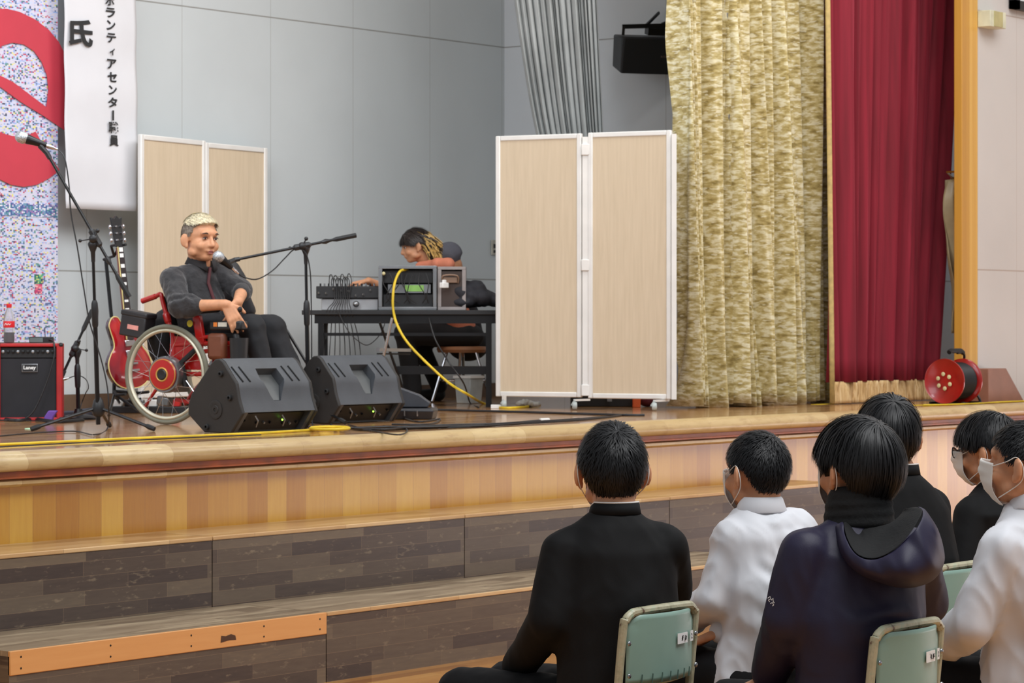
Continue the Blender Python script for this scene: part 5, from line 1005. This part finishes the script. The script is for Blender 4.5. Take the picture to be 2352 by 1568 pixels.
# ------------------------------------------------------------------ students' folding chairs
chair_green = M('chair_green_paint', (134, 164, 152), .38, var=.05, vs=5, bump=.05); 
t = NT('worn_cream_tube', .4); v = t.co(); t.col(t.ramp(t.noise(v, 26, 5, .7), [(.32, (98, 74, 56)), (.36, (158, 156, 128)), (.55, (184, 178, 150)), (.72, (150, 176, 150))])); tube_m = t.m
def chair(x, y, rz, label):
    t = thing('folding_chair', (x, y, 0), label, 'chair', rz, 'green folding chairs of the students'); L = dict(local=True)
    w2, yb = .165, -.20
    def arc_(y0, z0, z1, rr=.05): return [(-w2, y0+.03, z0), (-w2, y0, z1-rr), (-w2+.008, y0-.004, z1-rr*.4), (-w2+rr*.5, y0-.006, z1-.006), (-w2+rr*1.2, y0-.008, z1), (w2-rr*1.2, y0-.008, z1), (w2-rr*.5, y0-.006, z1-.006), (w2-.008, y0-.004, z1-rr*.4), (w2, y0, z1-rr), (w2, y0+.03, z0)]
    mk('back_frame', MB().tube(smooth_pts(arc_(yb, .42, .765), 5), .0115, 10), tube_m, t, **L)
    def bk(s, tt):
        x_ = -w2+.014+(2*w2-.028)*s; z = .575+.182*tt; c = (s-.5)*2; ky = yb-.004-.030*(1-c*c)*1.0+.006*(1-tt); rr_ = .045
        if tt > .999: pass
        ex = abs(x_)-(w2-.014-rr_); ez = z-(.757-rr_)
        if ex > 0 and ez > 0:
            q = max(abs(ex), abs(ez))/max(sqrt(ex*ex+ez*ez), 1e-6); x_ = math.copysign((w2-.014-rr_)+ex*q, x_); z = (.757-rr_)+ez*q
        return V((x_, ky, z))
    mk('backrest', MB().grid(bk, 24, 14), chair_green, t, solid=.0025, smooth=80, **L)
    mk('backrest_flange', MB().grid(lambda s, tt: V((-w2+.014+(2*w2-.028)*s, yb-.004-.030*(1-(2*s-1)**2)+.006+.03*tt, .575-.012*tt)), 24, 3), chair_green, t, solid=.0025, smooth=80, **L)
    for i in range(7):
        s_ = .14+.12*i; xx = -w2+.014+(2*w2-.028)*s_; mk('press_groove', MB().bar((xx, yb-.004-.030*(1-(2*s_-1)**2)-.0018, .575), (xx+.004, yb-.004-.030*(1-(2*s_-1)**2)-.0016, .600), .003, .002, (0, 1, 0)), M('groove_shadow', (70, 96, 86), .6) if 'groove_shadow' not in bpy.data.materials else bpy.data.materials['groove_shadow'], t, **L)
    for sx in (-1, 1):
        for z in (.60, .685): mk('rivet', MB().ell((sx*(w2-.012), yb-.013, z), (.007, .004, .007), None, 10, 8), grey_metal, t, **L)
    for i, (xx, wd, ht) in enumerate(((.062, .056, .028), (.122, .02, .028))):
        k = 1-(xx/w2)**2; st = mk('name_sticker', MB().box((xx, yb-.006-.030*k-.001, .682), (wd, .0012, ht), Matrix.Rotation(.32*xx/w2, 3, 'Z')), white_paint, t, **L)
        mb = MB(); r = random.Random(int(x*10)+i)
        for c in range(3 if i == 0 else 1):
            cx_ = xx-wd*.3+c*wd*.28 if i == 0 else xx
            if i == 1: continue
            for j in range(4): mb.box((cx_+r.uniform(-.004, .004), yb-.006-.030*k-.0022, .676+j*.004), (r.uniform(.004, .009), .0006, .0012)); mb.box((cx_+r.uniform(-.004, .004), yb-.006-.030*k-.0022, .682), (.0012, .0006, r.uniform(.006, .014)))
        if i == 1: write(mb, '2', (xx, yb-.006-.030*k-.0022, .682), (cos(.32*xx/w2), sin(.32*xx/w2), 0), UP, .014, .02)
        mk('written_marks', mb, ink, st, **L)['kind'] = 'stuff'
    mk('seat', MB().box((0, .01, .42), (.36, .36, .022)), chair_green, t, bevel=.008, **L)
    for sx in (-1, 1):
        mk('leg', MB().tube([(sx*w2, -.17, .43), (sx*w2, .20, .012)], .011), tube_m, t, **L); mk('leg', MB().tube([(sx*(w2-.025), .16, .41), (sx*(w2-.025), -.24, .012)], .011), tube_m, t, **L)
    mk('stretcher', MB().tube([(-w2, .16, .06), (w2, .16, .06)], .008).tube([(-w2+.025, -.19, .07), (w2-.025, -.19, .07)], .008), tube_m, t, **L)
    return t
chair(5.88, 4.36, 0, 'green folding chair with two white stickers behind the boy in the black jacket')
chair(5.94, 3.64, 0, 'green folding chair in front, its worn backrest behind the boy in the navy hoodie')
chair(7.50, 4.36, 0, 'green folding chair half hidden to the right of the navy hoodie')
chair(6.65, 4.38, 0, 'green folding chair hidden under the short-haired boy in the white shirt')
chair(8.22, 4.40, 0, 'green folding chair hidden under the boy in glasses')
chair(6.92, 3.66, 0, 'green folding chair under the boy at the right edge of the picture')

# ------------------------------------------------------------------ students
def dc(phi): return FW*cos(radians(phi))-RT*sin(radians(phi))
wool = M('black_school_wool', (17, 17, 18), .8, var=.05, bump=.1, bs=500, spec=.25); wool_t = M('black_trouser_wool', (15, 15, 17), .8, var=.05, bump=.1, bs=400, spec=.25)
t = NT('white_shirt_cotton', .6); v = t.co(); t.col(t.ramp(t.noise(v, 5, 3), [(.3, (212, 213, 218)), (.7, (222, 223, 228))])); t.bump(t.noise(v, 300, 2), .08, .001); t.b.inputs['Subsurface Weight'].default_value = .0; cotton = t.m
navy = M('navy_shell_fabric', (30, 26, 52), .55, var=.05, vs=4, bump=.08, bs=300, spec=.4); fleece = M('black_fleece', (14, 14, 15), .9, bump=.5, bs=120)
mask_m = M('white_mask_cloth', (232, 228, 222), .8, var=.02)
def mask(Mx, par):
    t = thing('face_mask', Mx @ V((0, .09, -.04)), par, 'face mask')
    def fn(s, tt):
        u = s*2-1; a = u*radians(47+8*(1-tt)); z = .004-.112*tt; rr = .083+.012*(1-abs(u))+.013*exp(-((tt-.25)/.25)**2)*(1-abs(u))**1.5-.045*(max(tt-.55, 0)/.45)**1.6
        x = sin(a)*.072*(1-.30*max(tt-.5, 0)*1.4); y = .018+cos(a)*rr; p = V((x, y, z+.010*(1-abs(u))*(1-tt)))
        p.y += .0016*sin(tt*30)*(1-abs(u)); return Mx @ p
    mk('mask_body', MB().grid(fn, 28, 18), mask_m, t, solid=.0016, smooth=80)
    for s in (-1, 1):
        a0 = radians(51); p0 = V((s*sin(a0)*.074, .018+cos(a0)*.08, -.004)); p1 = V((s*sin(a0)*.062, .018+cos(a0)*.058, -.088))
        mk('ear_loop', MB().tube([Mx @ q for q in smooth_pts([p0, V((s*.080, .022, .010)), V((s*.086, -.006, .022)), V((s*.092, -.024, .004)), V((s*.089, -.026, -.026)), V((s*.078, -.008, -.05)), p1], 5)], .0015, 6), mask_m, t)
    return t
def student(label, d, head, neck, shL, shR, elL, elR, wrL, wrR, seat, phi_t, mat, sleeve=.060, chest=(.185, .125), fl=(), hairk=None, hk=None, nseed=0, coll='stand', hs=1.05, tilt=0, amp=.003, handL=None, handR=None, mask_label=None, lean=0):
    hx, hy, ph, hd = head
    Mh = frame(P(hx, hy, hd), dc(ph)+UP*tilt, UP, hs)
    nk = P(*neck); t_f = dc(phi_t); t_r = t_f.cross(UP).normalized()
    sX, sY = seat; hip = V((sX, sY-.03, .50)); Yd = V((0, 1, 0)); Xd = V((1, 0, 0))
    t = thing('person', V((sX, sY, .44)), label, 'person')
    sl, sr, el, er, wl, wr_ = [P(*q) for q in (shL, shR, elL, elR, wrL, wrR)]
    bd = MB(); head_parts(bd, Mh, nk-UP*.01, .055)
    def tor(mb, k, cx_=chest, nko=0):
        sc = (sl+sr)/2; cv = hip.lerp(sc, .62)+t_f*0; bl = (Xd+t_r).normalized(); bf_ = (Yd+t_f).normalized()
        mb.loft([oring(hip-UP*.03, Xd, Yd, .175*k, .125*k), oring(hip.lerp(sc, .3)-bf_*.012, bl, bf_, .165*k*cx_[0]/.185, .125*k), oring(cv-t_f*.015, t_r, t_f, cx_[0]*k, cx_[1]*k), oring(sc-UP*.015, t_r, t_f, cx_[0]*.93*k, cx_[1]*.86*k), oring(sc.lerp(nk, .55)+UP*.0, t_r, t_f, .115*k, .085*k), oring(nk+UP*nko, t_r, t_f, .066*k, .062*k)])
        for s_ in (sl, sr): mb.cap(nk-UP*.050, s_+UP*.014, .050*k, .040*k); mb.cap(s_.lerp(sc, .35)-UP*.03, s_-UP*.025, .07*k, .055*k)
    tor(bd, .86, chest, -.02)
    for a, b, c in ((sl, el, wl), (sr, er, wr_)): bd.cap(a, b, .044, .037); bd.cap(b, c, .036, .025)
    hand(bd, wl, *(handL or (Yd*.8-UP*.35+Xd*.1, -UP)), .98, .5, 1); hand(bd, wr_, *(handR or (Yd*.8-UP*.35-Xd*.1, -UP)), .98, .5, -1)
    kn = [V((sX+s_*.10, sY+.40, .50)) for s_ in (-1, 1)]; an = [V((sX+s_*.10, sY+.36, .09)) for s_ in (-1, 1)]
    for k_, a_, s_ in zip(kn, an, (-1, 1)): bd.cap(hip+Xd*.08*s_, k_, .065, .045); bd.cap(k_, a_, .043, .03)
    mk('body', remesh(bd, .0065, 3), skin, t, smooth=180)
    js = MB(); tor(js, 1.0, chest, -.002)
    for a, b, c in ((sl, el, wl), (sr, er, wr_)):
        js.cap(a-UP*.012, b, sleeve*.93, sleeve*.92); js.cap(b, b.lerp(c, .86), sleeve*.9, sleeve*.72)
    mk('shirt' if mat is cotton else ('hooded_jacket' if mat is navy else 'school_jacket'), remesh(js, .0085, 7, folds([(P(*a), P(*b), w_, dp) for a, b, w_, dp in fl], amp, 7, nseed)), mat, t, smooth=180)
    if mat is cotton:
        for b, c in ((el, wl), (er, wr_)): mk('cuff', MB().cap(b.lerp(c, .80), b.lerp(c, .97), .040, .036), mat, t, smooth=60)
    tz = MB(); tz.ell(hip-UP*.02, (.18, .16, .09))
    for k_, a_, s_ in zip(kn, an, (-1, 1)):
        tz.cap(hip+Xd*.08*s_-UP*.01, k_, .088, .072); tz.cap(k_, a_, .068, .055); mk('shoe', MB().cap(a_-UP*.045, a_+Yd*.14-UP*.052, .042, .036), white_paint, t)
    mk('trousers', remesh(tz, .012, 6, folds([], .006, 8, nseed+3)), wool_t, t, smooth=180)
    if coll == 'stand':
        up = UP*1.0; R0 = [oring(nk+up*(h-.012)+t_f*(h*.1), t_r, t_f, rx_, rx_*.93, 32) for h, rx_ in ((.004, .071), (.034, .066))]
        # back of the collar stands higher than the front
        mk('stand_collar', MB().loft([[p-UP*(.045*max(0, (p-nk).dot(t_f)+.02)/.08) for p in r_] for r_ in R0], caps=False), mat, t, solid=.004, smooth=80)
        mk('collar_trim', MB().tube([p-UP*(.045*max(0, (p-nk).dot(t_f)+.02)/.08)+UP*.002 for p in R0[1]]+[R0[1][0]+UP*.002-UP*(.045*max(0, (R0[1][0]-nk).dot(t_f)+.02)/.08)], .0024, 6), white_paint, t, smooth=80)
    elif coll == 'fold':
        def cr_(h, r_): return [p-UP*(.03*max(0, (p-nk).dot(t_f))/.06) for p in oring(nk+UP*h, t_r, t_f, r_, r_*.94, 32)]
        mk('shirt_collar', MB().loft([cr_(-.008, .064), cr_(.030, .060), cr_(.036, .063), cr_(.030, .068), cr_(-.004, .080), cr_(-.008, .078)], caps=False), mat, t, solid=.002, smooth=60)
    hm = hair(Mh, nseed+50, **(hairk or {})); mk('hair', hm, hair_black, t, smooth=40)
    if mask_label: mask(Mh, mask_label)
    return t, Mh, nk, t_f, t_r, sl, sr
Y1 = V((0, 1, 0))
# A: boy in black jacket, seen from behind
student('boy in a black stand-collar school jacket, nearest the steps, seen from behind', 7.3, (1405, 1080, 7, 7.32), (1412, 1172, 7.28), (1294, 1258, 7.24), (1528, 1246, 7.30), (1262, 1424, 7.2), (1540, 1352, 7.44), (1180, 1545, 7.5), (1400, 1560, 7.6), (5.88, 4.36), 12, wool, .066, (.182, .125), fl=[((1545, 1330, 7.15), (1440, 1420, 7.1), .02, .012), ((1560, 1290, 7.15), (1450, 1350, 7.1), .018, .008), ((1235, 1400, 7.1), (1290, 1380, 7.1), .012, .012), ((1225, 1440, 7.1), (1290, 1440, 7.1), .012, .012), ((1320, 1280, 7.1), (1310, 1420, 7.1), .010, .010)],
        hairk=dict(st=SHORT, length=.032, lift=.42, count=4200, wd=.0016, thick=.007, capm=.12, whorl=(.05, -.55, .84)), nseed=1, hs=1.06, mask_label='white face mask on the boy in the black jacket nearest the steps', amp=.004)
# B: short hair, white shirt
student('short-haired boy in a white shirt seated between the black jacket and the navy hoodie', 7.95, (1736, 1085, 40, 7.95), (1746, 1168, 7.93), (1680, 1232, 7.86), (1838, 1210, 7.98), (1642, 1372, 7.85), (1812, 1392, 7.95), (1575, 1432, 8.05), (1652, 1452, 7.88), (6.65, 4.38), 38, cotton, .068, (.168, .125), fl=[((1700, 1245, 7.7), (1705, 1345, 7.7), .014, .016), ((1690, 1340, 7.7), (1620, 1400, 7.7), .012, .014), ((1705, 1345, 7.7), (1790, 1410, 7.75), .014, .014), ((1700, 1370, 7.7), (1760, 1460, 7.75), .014, .014), ((1720, 1200, 7.75), (1850, 1190, 7.9), .008, .004), ((1740, 1290, 7.75), (1810, 1350, 7.8), .016, .006)],
        hairk=dict(st=SHORT, length=.020, lift=.5, count=4200, wd=.0013, thick=.003, whorl=(.15, -.6, .78)), nseed=2, coll='fold', hs=1.03, tilt=-.06, amp=.013, handR=(-RT*.9-UP*.35+FW*.1, -UP*.8-RT*.3), mask_label='white face mask on the short-haired boy in the white shirt')
# C: navy hoodie
tC, MC, nkC, fC, rC, slC, srC = student('boy with bowl-cut black hair in a navy hooded jacket, seated in front', 6.95, (1968, 1078, 36, 6.95), (1975, 1178, 6.92), (1850, 1262, 6.84), (2098, 1258, 6.98), (1812, 1425, 6.84), (2120, 1385, 7.10), (1762, 1560, 7.0), (1960, 1580, 7.2), (5.94, 3.64), 26, navy, .073, (.19, .135), fl=[((1930, 1300, 6.7), (1925, 1440, 6.7), .014, .014), ((1850, 1330, 6.7), (1900, 1400, 6.7), .014, .010), ((2130, 1420, 6.8), (1960, 1450, 6.7), .018, .014), ((2140, 1380, 6.8), (2060, 1330, 6.75), .014, .010), ((1900, 1470, 6.7), (2040, 1520, 6.7), .018, .012), ((1800, 1470, 6.7), (1880, 1500, 6.7), .014, .012)],
        hairk=dict(st=BOWL, length=.085, lift=.22, count=4200, wd=.0024, thick=.014, capm=.22, whorl=(.12, -.5, .86), fall=.9, K=7), nseed=3, coll='none', hs=1.07, amp=.006, mask_label='white face mask on the boy in the navy hoodie')
nw = MB(); 
for i, (h, r_) in enumerate(((-.03, .092), (-.005, .089), (.02, .086), (.042, .080), (.055, .073))): nw.torus(nkC+UP*h+fC*.004, UP+fC*.12, r_-.012, .015, 36, 8)
mk('neck_warmer', remesh(nw, .006, 3), fleece, tC, smooth=180)
def cv(pts, dd=0): return smooth_pts([P(x, y, d+dd) for x, y, d in pts], 4)
hrim = [(1936, 1196, 6.84), (1944, 1236, 6.76), (1968, 1274, 6.70), (2008, 1284, 6.67), (2050, 1266, 6.65), (2086, 1232, 6.66), (2110, 1196, 6.70), (2120, 1171, 6.76), (2106, 1164, 6.84)]
hbul = [(1918, 1206, 6.86), (1934, 1268, 6.76), (1972, 1312, 6.69), (2026, 1334, 6.65), (2082, 1342, 6.63), (2130, 1326, 6.64), (2160, 1284, 6.68), (2154, 1224, 6.74), (2128, 1172, 6.82)]
hmid = [(1926, 1200, 6.84), (1938, 1254, 6.74), (1968, 1296, 6.68), (2016, 1312, 6.64), (2066, 1306, 6.61), (2110, 1284, 6.62), (2138, 1246, 6.66), (2140, 1200, 6.72), (2118, 1166, 6.81)]
hatt = [(1912, 1216, 6.92), (1930, 1272, 6.84), (1972, 1316, 6.80), (2030, 1340, 6.78), (2088, 1350, 6.78), (2140, 1332, 6.80), (2168, 1288, 6.84), (2158, 1226, 6.90), (2126, 1178, 6.96)]
hinn = [(1962, 1202, 6.86), (1976, 1234, 6.82), (1998, 1246, 6.79), (2024, 1246, 6.78), (2048, 1232, 6.78), (2066, 1212, 6.78), (2080, 1190, 6.80), (2086, 1176, 6.84), (2080, 1168, 6.88)]
hnk = [(1950, 1185, 6.92), (1960, 1200, 6.88), (1975, 1205, 6.85), (2000, 1208, 6.84), (2025, 1206, 6.84), (2045, 1200, 6.85), (2060, 1190, 6.88), (2070, 1180, 6.92), (2075, 1172, 6.95)]
hm_ = mesh_of('hood', MB().loft([cv(hatt), cv(hbul), cv(hmid), cv(hrim)], caps=False)) if False else None
def sheet(rows):
    cs = [cv(r_) for r_ in rows]; n = len(cs[0]); return MB().add([p for c in cs for p in c], [(i*n+k, i*n+k+1, (i+1)*n+k+1, (i+1)*n+k) for i in range(len(cs)-1) for k in range(n-1)])
def crease(mb, amp, sd):
    mb.v = [p+(-FW)*amp*(noise.noise(p*14+V((sd, 0, 0)))+.6*(.25-abs(noise.noise(p*26)))) for p in mb.v]; return mb
mk('hood', crease(sheet([hatt, hbul, hmid, hrim]), .040, 3), navy, tC, smooth=180, solid=.006, sub=2)
mk('hood_lining', crease(sheet([hrim, hinn, hnk]), .012, 5), fleece, tC, smooth=180, solid=.005, sub=2)
lgm = MB(); lo = P(1786, 1376, 6.84)-fC*.0; nn = (-FW-RT*.35).normalized(); lx = nn.cross(UP)*-1; 
for i, pts in enumerate((((-.012, .012), (-.004, .018), (-.002, .010), (-.010, .006), (-.006, .0)), ((.0, .006), (.006, .012), (.006, .002), (.010, -.004)), ((-.003, -.006), (.003, -.002), (.008, -.010), (.004, -.014)))): lgm.tube([lo+nn*.066+RT*x*.75+UP*z*.75 for x, z in pts], .0010, 5)
mk('sleeve_logo', lgm, white_paint, tC)['kind'] = 'stuff'
# D: black jacket behind the hoodie
student('boy with longish black hair and black school jacket, half hidden behind the navy hoodie', 8.6, (2040, 1004, 3, 8.62), (2062, 1082, 8.6), (1985, 1160, 8.55), (2142, 1158, 8.66), (1975, 1300, 8.5), (2150, 1290, 8.56), (1925, 1400, 8.8), (2060, 1400, 8.8), (7.50, 4.36), 8, wool, .066, (.180, .125), fl=[((2180, 1290, 8.4), (2090, 1300, 8.4), .014, .008)],
        hairk=dict(st=BOWL, length=.085, lift=.25, count=3600, wd=.0024, thick=.012, capm=.22, whorl=(.1, -.5, .86), fall=.9, K=7), nseed=4, hs=1.06)
# E: glasses
tE, ME, nkE, fE, rE, _, _ = student('boy in black-rimmed glasses and black school jacket, turned left at the right side', 9.05, (2268, 1034, 62, 9.05), (2288, 1110, 9.05), (2232, 1172, 8.95), (2352, 1160, 9.08), (2214, 1310, 8.9), (2352, 1310, 9.0), (2165, 1400, 9.15), (2250, 1410, 9.2), (8.22, 4.40), 40, wool, .064, (.172, .12),
        hairk=dict(st=BOWL, length=.07, lift=.25, count=3200, wd=.0022, thick=.011, whorl=(.1, -.5, .86), fall=.7, K=6), nseed=5, hs=1.03, tilt=-.12, mask_label='white face mask on the boy in glasses')
gls = thing('eyeglasses', ME @ V((0, .09, .008)), 'black-rimmed eyeglasses worn by the boy second from the right', 'eyeglasses')
for sx in (-1, 1):
    q = [V((sx*.033+cos(a)*.024, .104-.004*abs(cos(a)), .004+sin(a)*.017)) for a in [k*2*pi/20 for k in range(21)]]
    rm_ = mk('rim', MB().tube([ME @ p for p in q], .0017, 6), black_plastic, gls)
    mk('lens', MB().add([ME @ p for p in q[:-1]], [tuple(range(20))]), clear.m, rm_, smooth=0)
    mk('temple_arm', MB().tube([ME @ p for p in (V((sx*.057, .1, .012)), V((sx*.078, .06, .012)), V((sx*.083, .0, .010)))], .0016, 6), black_plastic, gls)
mk('nose_bridge', MB().tube([ME @ V((-.009, .104, .008)), ME @ V((0, .107, .011)), ME @ V((.009, .104, .008))], .0016, 6), black_plastic, gls)
eye_set(ME, tE, -.006)
# F: white shirt, right edge
tF, MF, nkF, fF, rF_, _, _ = student('boy with cropped hair and white shirt cut off by the right edge, facing left', 7.6, (2352, 1066, 62, 7.6), (2372, 1158, 7.6), (2306, 1246, 7.5), (2440, 1240, 7.7), (2240, 1432, 7.5), (2440, 1440, 7.6), (2168, 1478, 7.68), (2300, 1520, 7.9), (6.92, 3.66), 48, cotton, .068, (.178, .13), fl=[((2330, 1250, 7.35), (2345, 1400, 7.35), .014, .014), ((2345, 1390, 7.3), (2300, 1470, 7.35), .014, .014), ((2290, 1440, 7.3), (2352, 1400, 7.35), .012, .010), ((2320, 1480, 7.35), (2380, 1440, 7.35), .014, .010), ((2230, 1400, 7.35), (2260, 1460, 7.35), .010, .008)],
        hairk=dict(st=SHORT, length=.016, lift=.5, count=4000, wd=.0012, thick=.002, whorl=(.1, -.55, .8)), nseed=6, coll='fold', hs=1.06, amp=.012, mask_label='white face mask on the boy at the right edge')

# ------------------------------------------------------------------ small things behind the screen and the wheelchair
b = onZ(1390, 934); ec = thing('equipment_case', b, 'low dark case lying on the floor behind the folding screen', 'case')
mk('case_body', MB().box(P(1385, 900, 17.5)*V((1, 1, 0))+UP*(HS+.05), (.42, .22, .1), RF), black_plastic, ec, bevel=.006); mk('case_latch', MB().box(P(1400, 900, 17.37)*V((1, 1, 0))+UP*(HS+.05), (.03, .01, .03), RF), grey_metal, ec)
top('orange_box', MB().box(P(1462, 900, 17.3)*V((1, 1, 0))+UP*(HS+.035), (.05, .06, .07), RF), M('orange_card', (214, 92, 40), .6), 'small orange box glimpsed below the folding screen', 'box', bevel=.003)
top('maroon_bag', MB().ell(P(1487, 900, 17.4)*V((1, 1, 0))+UP*(HS+.045), (.06, .08, .045), RF), M('maroon_cloth', (92, 30, 40), .8), 'dark red bag glimpsed below the right part of the folding screen', 'bag')
top('white_adapter', MB().box(P(1140, 900, 17.05)*V((1, 1, 0))+UP*(HS+.012), (.07, .04, .024), RF), white_paint, 'small white adapter on the floor at the left caster of the folding screen', 'adapter', bevel=.003)
pbm = MB()
for i in range(7): a = i*.9; pbm.cap(P(1190+i*7, 900, 17.3+.05*sin(a))*V((1, 1, 0))+UP*(HS+.02), P(1196+i*7, 900, 17.35+.05*cos(a))*V((1, 1, 0))+UP*(HS+.03+.01*sin(a)), .018, .014)
top('plastic_wrap', remesh(pbm, .006, 4), M('clear_wrap', (206, 206, 200), .3), 'crumpled pale plastic on the floor below the folding screen', 'plastic bag', smooth=180)
pdx = onZ(345, 948); pb_ = thing('effects_pedalboard', pdx, 'cluttered pedalboard of small effects boxes behind the big wheel', 'pedalboard')
mk('board', MB().box(pdx+UP*.02, (.46, .16, .04), RF), black_plastic, pb_, bevel=.004)
for i, (dx, c_) in enumerate(((-.19, white_paint), (-.12, black_metal), (-.06, grey_metal), (.02, white_paint), (.09, grey_metal), (.16, red_paint))): e_ = mk('effects_pedal', MB().box(pdx+RT*dx+UP*.06-FW*.02, (.05, .09, .04), RF), c_, pb_, bevel=.004); mk('pedal_knob', MB().lathe([(.008, 0), (.007, .012)], pdx+RT*dx+UP*.08, UP, 10), black_plastic, e_)
